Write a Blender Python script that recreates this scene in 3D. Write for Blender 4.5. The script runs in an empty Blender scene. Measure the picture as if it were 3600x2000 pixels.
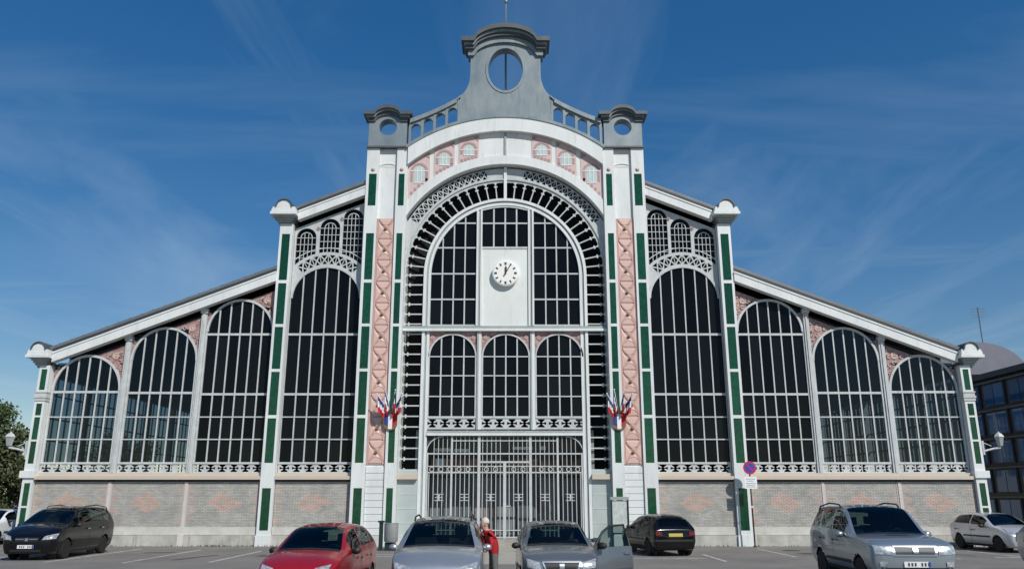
import bpy, bmesh, math, random
from mathutils import Vector, Matrix
from mathutils.bvhtree import BVHTree
R = math.radians
random.seed(7)
scene = bpy.context.scene
COL = scene.collection

# ------------------------------------------------------------------ camera
cam_d = bpy.data.cameras.new('camera')
cam = bpy.data.objects.new('camera', cam_d)
COL.objects.link(cam)
cam.location = (0.32, -35.68, 2.0)
cam.rotation_euler = (R(90 + 14.94), 0, 0)
cam_d.sensor_width = 36
cam_d.lens = 36 * 2005 / 2576
cam_d.clip_start = 0.1
cam_d.clip_end = 2000
scene.camera = cam

# ------------------------------------------------------------------ light
SUN_EL, SUN_AZ = R(42), R(35)          # azimuth from the facade normal towards +x
to_sun = Vector((math.sin(SUN_AZ) * math.cos(SUN_EL), -math.cos(SUN_AZ) * math.cos(SUN_EL), math.sin(SUN_EL)))
sun_d = bpy.data.lights.new('sun', 'SUN')
sun_d.energy = 4.0
sun_d.angle = R(0.53)
sun_d.color = (1.0, 0.955, 0.89)
sun = bpy.data.objects.new('sun', sun_d)
COL.objects.link(sun)
sun.rotation_euler = (-to_sun).to_track_quat('-Z', 'Y').to_euler()

world = bpy.data.worlds.new('World')
scene.world = world
world.use_nodes = True
wt = world.node_tree
wt.nodes.clear()
wn = lambda t: wt.nodes.new(t)
wl = lambda a, b: wt.links.new(a, b)
w_out = wn('ShaderNodeOutputWorld')
w_bg = wn('ShaderNodeBackground')
w_sky = wn('ShaderNodeTexSky')
w_sky.sky_type = 'NISHITA'
w_sky.sun_disc = False
w_sky.sun_elevation = SUN_EL
w_sky.sun_rotation = math.atan2(to_sun.x, to_sun.y)
w_sky.air_density = 1.0
w_sky.dust_density = 0.1
w_sky.ozone_density = 1.6
w_bg.inputs['Strength'].default_value = 0.12
w_gam = wn('ShaderNodeHueSaturation')
w_gam.inputs['Hue'].default_value = 0.507
w_gam.inputs['Saturation'].default_value = 1.70
w_gam.inputs['Value'].default_value = 1.12
w_pow = wn('ShaderNodeGamma')
w_pow.inputs['Gamma'].default_value = 0.72
wl(w_sky.outputs[0], w_pow.inputs['Color'])
wl(w_pow.outputs[0], w_gam.inputs['Color'])
# thin cirrus: noise on a flat cloud layer above the town
w_tc = wn('ShaderNodeTexCoord')
w_sep = wn('ShaderNodeSeparateXYZ')
wl(w_tc.outputs['Generated'], w_sep.inputs[0])
w_max = wn('ShaderNodeMath'); w_max.operation = 'MAXIMUM'; w_max.inputs[1].default_value = 0.03
wl(w_sep.outputs['Z'], w_max.inputs[0])
w_px = wn('ShaderNodeMath'); w_px.operation = 'DIVIDE'
w_py = wn('ShaderNodeMath'); w_py.operation = 'DIVIDE'
wl(w_sep.outputs['X'], w_px.inputs[0]); wl(w_max.outputs[0], w_px.inputs[1])
wl(w_sep.outputs['Y'], w_py.inputs[0]); wl(w_max.outputs[0], w_py.inputs[1])
w_cmb = wn('ShaderNodeCombineXYZ')
wl(w_px.outputs[0], w_cmb.inputs['X']); wl(w_py.outputs[0], w_cmb.inputs['Y'])


def cloud_layer(rot, scl, nscale, lo, hi, amount, seed):
    mp = wn('ShaderNodeMapping')
    mp.inputs['Rotation'].default_value = (0, 0, R(rot))
    mp.inputs['Scale'].default_value = scl
    mp.inputs['Location'].default_value = (seed, seed * 0.7, 0)
    wl(w_cmb.outputs[0], mp.inputs['Vector'])
    nz = wn('ShaderNodeTexNoise')
    nz.inputs['Scale'].default_value = nscale
    nz.inputs['Detail'].default_value = 7
    nz.inputs['Roughness'].default_value = 0.55
    nz.inputs['Distortion'].default_value = 0.6
    wl(mp.outputs[0], nz.inputs['Vector'])
    mr = wn('ShaderNodeMapRange')
    mr.inputs['From Min'].default_value = lo
    mr.inputs['From Max'].default_value = hi
    mr.inputs['To Max'].default_value = amount
    wl(nz.outputs[0], mr.inputs['Value'])
    return mr


c1 = cloud_layer(6, (1.15, 0.20, 1), 1.5, 0.49, 0.84, 0.28, 3.1)
c2 = cloud_layer(-14, (0.55, 0.30, 1), 1.3, 0.50, 0.84, 0.36, 9.4)
w_add = wn('ShaderNodeMath'); w_add.operation = 'MAXIMUM'
c3 = cloud_layer(-4, (0.10, 0.42, 1), 1.7, 0.57, 0.82, 0.34, 5.3)
w_ad0 = wn('ShaderNodeMath'); w_ad0.operation = 'MAXIMUM'
wl(c1.outputs[0], w_ad0.inputs[0]); wl(c3.outputs[0], w_ad0.inputs[1])
wl(w_ad0.outputs[0], w_add.inputs[0]); wl(c2.outputs[0], w_add.inputs[1])
w_mix = wn('ShaderNodeMix'); w_mix.data_type = 'RGBA'
wl(w_add.outputs[0], w_mix.inputs['Factor'])
wl(w_gam.outputs[0], w_mix.inputs[6])
w_mix.inputs[7].default_value = (3.9, 5.0, 6.1, 1)
wl(w_mix.outputs[2], w_bg.inputs['Color'])
wl(w_bg.outputs[0], w_out.inputs['Surface'])

scene.view_settings.view_transform = 'Standard'
scene.view_settings.look = 'None'
scene.view_settings.exposure = 0.0
scene.view_settings.gamma = 1.0
scene.view_settings.use_curve_mapping = False

# ------------------------------------------------------------------ materials
MATS = {}


def mat(name, col, rough=0.6, metal=0.0, var=0.0, vscale=2.0, bump=0.0, bscale=20.0, spec=0.5, coat=0.0,
        col2=None, stretch=(1, 1, 1), island=0.0, stain=0.0, stain_col=(0.20, 0.15, 0.10), sscale=1.0, emit=None, detail=5.0, obj_rand=0.0):
    if name in MATS:
        return MATS[name]
    m = bpy.data.materials.new(name)
    m.use_nodes = True
    nt = m.node_tree
    b = nt.nodes['Principled BSDF']
    b.inputs['Roughness'].default_value = rough
    b.inputs['Metallic'].default_value = metal
    b.inputs['Specular IOR Level'].default_value = spec
    b.inputs['Coat Weight'].default_value = coat
    b.inputs['Coat Roughness'].default_value = 0.04
    b.inputs['Base Color'].default_value = (*col, 1)
    last = None
    tc = None
    if var or bump:
        tc = nt.nodes.new('ShaderNodeTexCoord')
        mp = nt.nodes.new('ShaderNodeMapping')
        mp.inputs['Scale'].default_value = stretch
        nt.links.new(tc.outputs['Object'], mp.inputs['Vector'])
    if var:
        nz = nt.nodes.new('ShaderNodeTexNoise')
        nz.inputs['Scale'].default_value = vscale
        nz.inputs['Detail'].default_value = detail
        nz.inputs['Roughness'].default_value = 0.62
        nt.links.new(mp.outputs[0], nz.inputs['Vector'])
        mr = nt.nodes.new('ShaderNodeMapRange')
        mr.inputs['From Min'].default_value = 0.3
        mr.inputs['From Max'].default_value = 0.7
        nt.links.new(nz.outputs[0], mr.inputs['Value'])
        mx = nt.nodes.new('ShaderNodeMix'); mx.data_type = 'RGBA'
        nt.links.new(mr.outputs[0], mx.inputs['Factor'])
        c2 = col2 if col2 else tuple(c * (1 - var) for c in col)
        mx.inputs[6].default_value = (*col, 1)
        mx.inputs[7].default_value = (*c2, 1)
        last = mx.outputs[2]
    if stain:
        tc2 = nt.nodes.new('ShaderNodeTexCoord')
        mp2 = nt.nodes.new('ShaderNodeMapping'); mp2.inputs['Scale'].default_value = (2.6 * sscale, 2.6 * sscale, 0.32 * sscale)
        nt.links.new(tc2.outputs['Object'], mp2.inputs['Vector'])
        n2 = nt.nodes.new('ShaderNodeTexNoise'); n2.inputs['Scale'].default_value = 2.2; n2.inputs['Detail'].default_value = 8; n2.inputs['Roughness'].default_value = 0.68
        nt.links.new(mp2.outputs[0], n2.inputs['Vector'])
        r2 = nt.nodes.new('ShaderNodeMapRange'); r2.inputs['From Min'].default_value = 0.54; r2.inputs['From Max'].default_value = 0.78; r2.inputs['To Max'].default_value = stain
        nt.links.new(n2.outputs[0], r2.inputs['Value'])
        m2 = nt.nodes.new('ShaderNodeMix'); m2.data_type = 'RGBA'
        nt.links.new(r2.outputs[0], m2.inputs['Factor'])
        if last: nt.links.new(last, m2.inputs[6])
        else: m2.inputs[6].default_value = (*col, 1)
        m2.inputs[7].default_value = (*stain_col, 1)
        last = m2.outputs[2]
    if island or obj_rand:
        if island:
            g = nt.nodes.new('ShaderNodeNewGeometry'); rnd = g.outputs['Random Per Island']; amt = island
        else:
            g = nt.nodes.new('ShaderNodeObjectInfo'); rnd = g.outputs['Random']; amt = obj_rand
        mr2 = nt.nodes.new('ShaderNodeMapRange')
        mr2.inputs['To Min'].default_value = 1 - amt
        mr2.inputs['To Max'].default_value = 1 + amt
        nt.links.new(rnd, mr2.inputs['Value'])
        hs = nt.nodes.new('ShaderNodeHueSaturation')
        nt.links.new(mr2.outputs[0], hs.inputs['Value'])
        if last:
            nt.links.new(last, hs.inputs['Color'])
        else:
            hs.inputs['Color'].default_value = (*col, 1)
        last = hs.outputs[0]
    if last:
        nt.links.new(last, b.inputs['Base Color'])
    if bump:
        nb = nt.nodes.new('ShaderNodeTexNoise')
        nb.inputs['Scale'].default_value = bscale
        nb.inputs['Detail'].default_value = 6
        nt.links.new(mp.outputs[0], nb.inputs['Vector'])
        bp = nt.nodes.new('ShaderNodeBump')
        bp.inputs['Strength'].default_value = bump
        bp.inputs['Distance'].default_value = 0.02
        nt.links.new(nb.outputs[0], bp.inputs['Height'])
        nt.links.new(bp.outputs[0], b.inputs['Normal'])
    MATS[name] = m
    return m


def glass_mat(name, tint, clear, rough=0.02, ior=1.5):
    """tinted glass: fresnel mirror over a partly clear, partly dark pane"""
    if name in MATS:
        return MATS[name]
    m = bpy.data.materials.new(name); m.use_nodes = True
    nt = m.node_tree; nt.nodes.clear()
    o = nt.nodes.new('ShaderNodeOutputMaterial')
    tr = nt.nodes.new('ShaderNodeBsdfTransparent'); tr.inputs[0].default_value = (*[clear * t for t in tint], 1)
    gl = nt.nodes.new('ShaderNodeBsdfGlossy'); gl.inputs['Roughness'].default_value = rough
    fr = nt.nodes.new('ShaderNodeFresnel'); fr.inputs['IOR'].default_value = ior
    mx = nt.nodes.new('ShaderNodeMixShader')
    nt.links.new(fr.outputs[0], mx.inputs[0]); nt.links.new(tr.outputs[0], mx.inputs[1]); nt.links.new(gl.outputs[0], mx.inputs[2])
    nt.links.new(mx.outputs[0], o.inputs[0])
    MATS[name] = m
    return m


M_white = mat('white_paint', (0.76, 0.79, 0.77), 0.5, var=0.16, vscale=1.3, stretch=(1, 1, 0.35), bump=0.05, bscale=9, stain=0.34)
M_white2 = mat('white_panel', (0.74, 0.77, 0.73), 0.55, var=0.12, vscale=0.9, stretch=(1, 1, 0.4), stain=0.30)
M_iron = mat('pale_iron_paint', (0.58, 0.61, 0.60), 0.45, var=0.2, vscale=3, obj_rand=0.05, stain=0.4)
M_greyiron = mat('grey_iron', (0.36, 0.40, 0.39), 0.5, var=0.2, vscale=3)
M_green = mat('green_ceramic', (0.008, 0.080, 0.036), 0.16, var=0.5, vscale=6, obj_rand=0.22, spec=0.5)
M_pink = mat('pink_ceramic', (0.68, 0.44, 0.385), 0.5, var=0.25, vscale=5, col2=(0.64, 0.46, 0.38), obj_rand=0.06)
M_pinkd = mat('dark_pink_ceramic', (0.56, 0.36, 0.32), 0.5, var=0.2, vscale=6)
M_mauve = mat('mauve_ceramic', (0.46, 0.31, 0.31), 0.55, var=0.25, vscale=6)
M_terra = mat('terracotta_relief', (0.50, 0.33, 0.31), 0.6, var=0.9, vscale=7, col2=(0.20, 0.11, 0.10), bump=0.9, bscale=8, detail=8)
M_boss = mat('terracotta_boss', (0.62, 0.46, 0.40), 0.5, var=0.3, vscale=9)
M_gold = mat('bronze_boss', (0.23, 0.15, 0.07), 0.5, var=0.4, vscale=9)
M_mint = mat('pale_mint_glass', (0.55, 0.66, 0.62), 0.25, var=0.15, vscale=3)
M_zinc = mat('zinc', (0.165, 0.212, 0.238), 0.48, metal=0.25, var=0.45, vscale=1.6, col2=(0.285, 0.325, 0.325), stretch=(1, 1, 0.45), bump=0.15, bscale=3, detail=9, stain=0.6, stain_col=(0.07, 0.085, 0.09), sscale=0.6)
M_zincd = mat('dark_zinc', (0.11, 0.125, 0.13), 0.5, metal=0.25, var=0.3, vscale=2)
M_roof = mat('roof_sheet', (0.19, 0.21, 0.225), 0.5, metal=0.2, var=0.25, vscale=2)
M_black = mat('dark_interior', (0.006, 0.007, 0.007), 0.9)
M_gutter = mat('dark_gutter', (0.035, 0.04, 0.045), 0.6)
M_sill = mat('beige_stone', (0.58, 0.49, 0.385), 0.7, var=0.35, vscale=1.4, col2=(0.52, 0.47, 0.41), bump=0.1, bscale=12)
M_plinth = mat('pale_stone', (0.66, 0.64, 0.58), 0.75, var=0.3, vscale=1.2, bump=0.15, bscale=10)
M_foot = mat('stained_concrete', (0.56, 0.55, 0.50), 0.85, var=0.6, vscale=1.6, col2=(0.34, 0.335, 0.28), stretch=(1, 1, 0.8), bump=0.2, bscale=8, detail=9, stain=0.85, stain_col=(0.13, 0.13, 0.10), sscale=0.7)
M_mortar = mat('mortar', (0.44, 0.43, 0.40), 0.9)

M_brick = mat('grey_brick', (0.475, 0.455, 0.41), 0.8, island=0.12, var=0.2, vscale=1.1, col2=(0.33, 0.325, 0.30), stain=0.35, stain_col=(0.22, 0.21, 0.18))
M_brickp = mat('pink_brick', (0.54, 0.40, 0.335), 0.8, island=0.10, var=0.1, vscale=3)
M_pstrip = mat('pinkish_strip', (0.66, 0.57, 0.54), 0.7, var=0.15, vscale=2)
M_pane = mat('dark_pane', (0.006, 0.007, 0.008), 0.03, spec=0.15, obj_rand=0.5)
M_pane2 = glass_mat('clear_pane', (0.78, 0.92, 1.0), 0.46, ior=1.45)
M_pane1 = M_pane2
M_panel_g = mat('grey_mint_panel', (0.46, 0.52, 0.50), 0.6, var=0.15, vscale=1.5)
M_asph = mat('asphalt', (0.225, 0.21, 0.188), 0.92, var=0.28, vscale=0.45, bump=0.25, bscale=60, detail=9, col2=(0.145, 0.138, 0.128), stain=0.55, stain_col=(0.085, 0.082, 0.078), sscale=0.45)
M_line = mat('road_paint', (0.62, 0.62, 0.58), 0.8, var=0.55, vscale=3.2, col2=(0.26, 0.255, 0.24), detail=8)
M_pave = mat('stone_paving', (0.42, 0.40, 0.34), 0.85, var=0.3, vscale=1.1, bump=0.15, bscale=15)
M_brown = mat('brown_paint', (0.055, 0.035, 0.028), 0.5)
M_beam = mat('brown_beam', (0.55, 0.38, 0.29), 0.8, var=0.7, vscale=2.2, col2=(0.05, 0.05, 0.045))
M_signw = mat('sign_white', (0.80, 0.82, 0.82), 0.45)
M_blue = mat('sign_blue', (0.03, 0.07, 0.40), 0.4)
M_red = mat('sign_red', (0.50, 0.02, 0.06), 0.4)
M_ink = mat('dark_ink', (0.03, 0.03, 0.035), 0.6)
M_fblue = mat('flag_blue', (0.02, 0.045, 0.22), 0.7)
M_fwhite = mat('flag_white', (0.78, 0.78, 0.76), 0.7)
M_fred = mat('flag_red', (0.55, 0.012, 0.02), 0.7)
M_steel = mat('galvanised', (0.42, 0.43, 0.43), 0.45, metal=0.4, var=0.2, vscale=5)
M_dkgreen = mat('dark_green_paint', (0.012, 0.03, 0.026), 0.4)
M_dial = mat('clock_dial', (0.86, 0.86, 0.80), 0.4)


# ------------------------------------------------------------------ helpers
class MB:
    """collects geometry for ONE mesh object"""

    def __init__(self):
        self.v, self.f, self.m = [], [], []

    def add(self, vs, fs, mi=0):
        o = len(self.v)
        self.v += [tuple(p) for p in vs]
        self.f += [tuple(i + o for i in f) for f in fs]
        self.m += [mi] * len(fs)

    def box(self, x0, x1, y0, y1, z0, z1, mi=0):
        if x0 > x1: x0, x1 = x1, x0
        if y0 > y1: y0, y1 = y1, y0
        if z0 > z1: z0, z1 = z1, z0
        self.add([(x0, y0, z0), (x1, y0, z0), (x1, y1, z0), (x0, y1, z0), (x0, y0, z1), (x1, y0, z1), (x1, y1, z1), (x0, y1, z1)],
                 [(0, 3, 2, 1), (4, 5, 6, 7), (0, 1, 5, 4), (1, 2, 6, 5), (2, 3, 7, 6), (3, 0, 4, 7)], mi)

    def prism(self, poly, y0, y1, mi=0):
        """closed (x,z) polygon (no holes, roughly convex or simple) extruded along y"""
        area = sum(poly[i][0] * poly[(i + 1) % len(poly)][1] - poly[(i + 1) % len(poly)][0] * poly[i][1] for i in range(len(poly)))
        if area < 0: poly = poly[::-1]
        n = len(poly)
        vs = [(x, y0, z) for x, z in poly] + [(x, y1, z) for x, z in poly]
        fs = [tuple(range(n)), tuple(range(2 * n - 1, n - 1, -1))]
        fs += [(i, i + n, (i + 1) % n + n, (i + 1) % n) for i in range(n)]
        self.add(vs, fs, mi)

    def arc(self, cx, cz, r0, r1, a0, a1, y0, y1, n=24, mi=0, k=1.0):
        """band between radii r0<r1 (z radius times k), degrees, extruded y0..y1"""
        vs, fs = [], []
        for i in range(n + 1):
            a = R(a0 + (a1 - a0) * i / n)
            c, s = math.cos(a), math.sin(a)
            for r in (r0, r1):
                kk = (r * k) if not isinstance(k, tuple) else (k[0] if r == r0 else k[1])
                for y in (y0, y1):
                    vs.append((cx + r * c, y, cz + kk * s))
        for i in range(n):
            a, b = 4 * i, 4 * i + 4
            fs += [(a, a + 2, b + 2, b), (a + 1, b + 1, b + 3, a + 3), (a, b, b + 1, a + 1), (a + 2, a + 3, b + 3, b + 2)]
        fs += [(0, 1, 3, 2), (4 * n, 4 * n + 2, 4 * n + 3, 4 * n + 1)]
        self.add(vs, fs, mi)

    def tube(self, pts, r, n=8, mi=0, r2=None):
        pts = [Vector(p) for p in pts]
        rings = []
        for i, p in enumerate(pts):
            d = (pts[min(i + 1, len(pts) - 1)] - pts[max(i - 1, 0)]).normalized()
            u = d.orthogonal().normalized(); w = d.cross(u)
            rr = r if r2 is None else r + (r2 - r) * i / (len(pts) - 1)
            rings.append([p + (u * math.cos(2 * math.pi * k / n) + w * math.sin(2 * math.pi * k / n)) * rr for k in range(n)])
        vs = [q for ring in rings for q in ring]
        fs = []
        for i in range(len(pts) - 1):
            for k in range(n):
                fs.append((i * n + k, i * n + (k + 1) % n, (i + 1) * n + (k + 1) % n, (i + 1) * n + k))
        fs += [tuple(range(n - 1, -1, -1)), tuple(range((len(pts) - 1) * n, len(pts) * n))]
        self.add(vs, fs, mi)

    def lathe(self, prof, n=16, axis='z', at=(0, 0, 0), mi=0):
        """prof: list of (r, h) turned about an axis"""
        vs, fs = [], []
        for r, h in prof:
            for k in range(n):
                a = 2 * math.pi * k / n
                if axis == 'z': p = (r * math.cos(a), r * math.sin(a), h)
                elif axis == 'y': p = (r * math.cos(a), h, r * math.sin(a))
                else: p = (h, r * math.cos(a), r * math.sin(a))
                vs.append((p[0] + at[0], p[1] + at[1], p[2] + at[2]))
        for i in range(len(prof) - 1):
            for k in range(n):
                fs.append((i * n + k, i * n + (k + 1) % n, (i + 1) * n + (k + 1) % n, (i + 1) * n + k))
        if prof[0][0] > 1e-5: fs.append(tuple(range(n - 1, -1, -1)))
        if prof[-1][0] > 1e-5: fs.append(tuple(range((len(prof) - 1) * n, len(prof) * n)))
        self.add(vs, fs, mi)

    def plate(self, loops, y0, y1, mi=0):
        """flat shape with holes: first loop outer, the rest holes, (x,z), extruded y0..y1"""
        cu = bpy.data.curves.new('tmp', 'CURVE')
        cu.dimensions = '2D'; cu.fill_mode = 'BOTH'; cu.extrude = abs(y1 - y0) / 2
        for lp in loops:
            sp = cu.splines.new('POLY'); sp.points.add(len(lp) - 1)
            for q, (x, z) in zip(sp.points, lp): q.co = (x, z, 0, 1)
            sp.use_cyclic_u = True
        ob = bpy.data.objects.new('tmp', cu)
        me = bpy.data.meshes.new_from_object(ob)
        yc = (y0 + y1) / 2
        self.add([(v.co.x, yc - v.co.z, v.co.y) for v in me.vertices], [tuple(p.vertices) for p in me.polygons], mi)
        bpy.data.objects.remove(ob); bpy.data.curves.remove(cu); bpy.data.meshes.remove(me)

    def mesh(self, name, mats, smooth=False, fix=True):
        me = bpy.data.meshes.new(name)
        me.from_pydata(self.v, [], self.f)
        for m in (mats if isinstance(mats, (list, tuple)) else [mats]): me.materials.append(m)
        me.polygons.foreach_set('material_index', self.m)
        if fix:
            bm = bmesh.new(); bm.from_mesh(me)
            bmesh.ops.recalc_face_normals(bm, faces=bm.faces)
            bm.to_mesh(me); bm.free()
        if smooth:
            me.polygons.foreach_set('use_smooth', [True] * len(me.polygons))
        me.update()
        return me

    def build(self, name, mats, parent=None, smooth=False, loc=None, fix=True, angle=None):
        me = self.mesh(name, mats, smooth, fix)
        if angle is not None:
            me.polygons.foreach_set('use_smooth', [True] * len(me.polygons))
            try: me.set_sharp_from_angle(angle=R(angle))
            except Exception: pass
        return link(name, me, parent, loc)


def link(name, me, parent=None, loc=None):
    o = bpy.data.objects.new(name, me)
    COL.objects.link(o)
    if parent: o.parent = parent
    if loc: o.location = loc
    return o


def thing(name, label, cat, loc=(0, 0, 0), rz=0, group=None):
    o = bpy.data.objects.new(name, None)
    COL.objects.link(o)
    o.location = loc; o.rotation_euler = (0, 0, rz); o.empty_display_size = 0.3
    return tag(o, label, cat, group)


def tag(o, label, cat, group=None):
    o['label'] = label; o['category'] = cat
    if group: o['group'] = group
    return o


def stuff(o):
    o['kind'] = 'stuff'; return o


def struct(o):
    o['kind'] = 'structure'; return o


def circ(cx, cz, r, n=24, k=1.0, a0=0, a1=360):
    full = abs(a1 - a0) >= 360
    return [(cx + r * math.cos(R(a0 + (a1 - a0) * i / n)), cz + r * k * math.sin(R(a0 + (a1 - a0) * i / n))) for i in range(n if full else n + 1)]


# ------------------------------------------------------------------ ground
def sstep(a, b, t):
    t = min(1, max(0, (t - a) / (b - a))); return t * t * (3 - 2 * t)


def gz(x, y):
    """the car park dips a little before the gate and rises a little on the right"""
    ay = sstep(-9, -16, y) * sstep(-34, -24, y)
    ax = -0.03 * sstep(-13, -6, x) * (1 - sstep(2.5, 6.5, x)) + 0.12 * sstep(3.5, 8.0, x) * (1 - sstep(17, 26, x))
    return ax * ay


g = MB()
gx = [-400, -120, -50] + list(range(-30, 31)) + [50, 120, 400]
gy = [-300, -100, -50] + list(range(-36, -5)) + [0, 60, 200, 500]
g.add([(x, y, gz(x, y)) for y in gy for x in gx], [(j * len(gx) + i, j * len(gx) + i + 1, (j + 1) * len(gx) + i + 1, (j + 1) * len(gx) + i) for j in range(len(gy) - 1) for i in range(len(gx) - 1)])
ground = struct(g.build('asphalt_ground', M_asph, smooth=True))
for x, y0, y1 in [(-17.25, -8.6, -2.2), (-14.62, -8.8, -1.9), (-12.0, -9.0, -2.5), (-9.35, -8.8, -3.4), (7.25, -8.4, -5.2), (10.2, -6.4, -1.95),
                  (12.8, -6.4, -2.0), (18.0, -8.4, -3.0), (20.0, -9.4, -5.4), (15.4, -7.4, -2.0)]:
    l = MB(); l.box(x - 0.06, x + 0.06, y0, y1, 0.002, 0.006)
    l.build('painted_line', M_line, ground)
for x0, x1, y in [(-5.2, -2.6, -5.2), (-5.6, -2.6, -6.3), (3.4, 7.0, -7.0), (17.0, 21.0, -6.6)]:
    l = MB(); l.box(x0, x1, y - 0.06, y + 0.06, 0.002, 0.006)
    l.build('painted_line', M_line, ground)
M_patch = mat('tar_patch', (0.085, 0.082, 0.08), 0.9, var=0.3, vscale=2, bump=0.2, bscale=50)
for k, (x, y, w, d, r) in enumerate([(-12.9, -4.2, 1.1, 0.5, 8), (-8.0, -6.0, 1.6, 0.7, -12), (11.6, -4.6, 1.4, 0.8, 15), (13.8, -6.5, 2.2, 0.25, 4), (-10.6, -6.6, 0.25, 2.4, -14), (16.4, -5.0, 0.2, 2.2, 20)]):
    l = MB(); n_ = 14
    ring = [(w / 2 * (1 + 0.12 * math.sin(3 * t + k)) * math.copysign(abs(math.cos(t)) ** 0.5, math.cos(t)), d / 2 * (1 + 0.12 * math.cos(2 * t + k)) * math.copysign(abs(math.sin(t)) ** 0.5, math.sin(t)), 0.005) for t in [2 * math.pi * q / n_ for q in range(n_)]]
    l.add(ring, [tuple(range(n_))])
    o = l.build('tar_patch', M_patch, ground, loc=(x, y, 0)); o.rotation_euler = (0, 0, R(r))
for x, y in ((-6.9, -4.0), (11.2, -3.0)):
    l = MB(); l.lathe([(0.33, 0.002), (0.33, 0.008), (0.0, 0.008)], 24, 'z'); l.build('manhole_cover', mat('cast_iron', (0.07, 0.065, 0.06), 0.6, metal=0.4, var=0.4, vscale=20), ground, loc=(x, y, 0))
wd = MB(); wr = random.Random(5)
for k in range(420):
    x = wr.choice([wr.uniform(-20, -6.8), wr.uniform(-13, -9), wr.uniform(6.8, 20)]); y = -0.13 - abs(wr.gauss(0, 0.09)); h_ = wr.uniform(0.03, 0.11)
    a_ = wr.uniform(0, 3.14); dx, dy = 0.018 * math.cos(a_), 0.018 * math.sin(a_)
    wd.add([(x - dx, y - dy, 0.0), (x + dx, y + dy, 0.0), (x + wr.gauss(0, .03), y + wr.gauss(0, .03) - 0.02, h_)], [(0, 1, 2)])
wo = stuff(wd.build('weeds', mat('weed_green', (0.07, 0.085, 0.03), 0.8, island=0.4), fix=False)); wo['label'] = 'thin weeds growing along the foot of the hall wall'; wo['category'] = 'weeds'
pv = MB()
for i in range(9):
    y1 = -1.55 - i * 0.9
    pv.box(-3.4, 3.4, y1 - 0.885, y1, 0.004, 0.012 + 0.004 * (i % 2))
paving = struct(pv.build('paved_apron', M_pave))

# ------------------------------------------------------------------ the hall
hall = thing('market_hall', 'large white iron and glass market hall with green tiled pilasters and clock gable', 'market hall')
Y_BAY = 0.0
GREENS = [(13.92, 11.68), (11.53, 9.61), (9.48, 7.56), (7.43, 5.51), (5.37, 3.45)]
PANE_CACHE = {}


def pane(parent, x0, x1, z0, z1, y, rng=random, mt=None):
    w, h = round(x1 - x0, 3), round(z1 - z0, 3)
    if w < 0.03 or h < 0.05: return
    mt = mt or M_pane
    key = (w, h, mt.name)
    if key not in PANE_CACHE:
        b = MB(); b.box(-w / 2, w / 2, -0.006, 0.006, -h / 2, h / 2)
        PANE_CACHE[key] = b.mesh('pane', mt)
    o = link('pane', PANE_CACHE[key], parent, ((x0 + x1) / 2, y, (z0 + z1) / 2))
    o.rotation_euler = (rng.uniform(-1, 1) * R(0.5), 0, rng.uniform(-1, 1) * R(0.6))


def arch_window(x0, x1, z0, zs, ry, rows, ncol, yf, jamb=0.09, bar=0.055, name='arched_window', rim=0.1, parent=None, pm=None):
    """frame, mullions and transoms as one part with every pane a child; rows: (z, thickness)"""
    if x0 > x1: x0, x1 = x1, x0
    cx, rx = (x0 + x1) / 2, (x1 - x0) / 2
    top = lambda x: zs + ry * math.sqrt(max(0.0, 1 - min(1, abs(x - cx) / rx) ** 2))
    m = MB()
    m.box(x0, x0 + jamb, yf - 0.04, yf + 0.10, z0, zs)
    m.box(x1 - jamb, x1, yf - 0.04, yf + 0.10, z0, zs)
    m.arc(cx, zs, rx - rim, rx, 0, 180, yf - 0.05, yf + 0.10, 32, k=(ry - rim, ry))
    xi0, xi1 = x0 + jamb, x1 - jamb
    cols = [xi0 + (xi1 - xi0) * i / ncol for i in range(ncol + 1)]
    for x in cols[1:-1]:
        m.box(x - bar / 2, x + bar / 2, yf - 0.02, yf + 0.06, z0, top(x) - 0.03)
    for z, t in rows:
        if z <= zs: a, b = xi0 - 0.02, xi1 + 0.02
        else:
            d = rx * math.sqrt(max(0, 1 - ((z - zs) / ry) ** 2)); a, b = cx - d + 0.03, cx + d - 0.03
        m.box(a, b, yf - 0.026, yf + 0.062, z - t / 2, z + t / 2)
    m.box(x0 + 0.002, x1 - 0.002, yf - 0.045, yf + 0.095, z0 - 0.06, z0 + 0.03)
    w = m.build(name, M_iron, parent or hall)
    zb = [z0] + [z for z, t in rows]
    for i in range(ncol):
        a, b = cols[i], cols[i + 1]
        pk = max(top(a), top(b), top(min(max(cx, a), b)))
        for j, zl in enumerate(zb):
            zh = zb[j + 1] if j + 1 < len(zb) else 99
            zh = min(zh, pk)
            if zl < pk - 0.05:
                pane(w, a + 0.004, b - 0.004, zl + 0.004, zh - 0.004, yf + 0.04, mt=pm)
    return w, top, cx, rx


def fret(x0, x1, z0, z1, n, y, parent):
    """pierced panel of cross shaped openings"""
    if x0 > x1: x0, x1 = x1, x0
    loops = [[(x0, z0 - 0.08), (x1, z0 - 0.08), (x1, z1 + 0.06), (x0, z1 + 0.06)]]
    cw = (x1 - x0) / n
    h = (z1 - z0) / 2; zc = (z0 + z1) / 2
    for i in range(n):
        c = x0 + cw * (i + 0.5); w = cw * 0.46
        q = [(.60, 1.0), (.60, .74), (.16, .26), (.34, .12), (.86, .40), (.86, 0)]          # one quarter of a flared cross
        quarter = lambda sx, sz, rev: [(c + sx * a * w, zc + sz * b * h) for a, b in (reversed(q[:5]) if rev else q[:5])]
        loops.append(quarter(1, 1, False) + quarter(1, -1, True) + quarter(-1, -1, False) + quarter(-1, 1, True))
    m = MB(); m.plate(loops, y, y + 0.05)
    return m.build('fretwork_panel', M_iron, parent)


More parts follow.
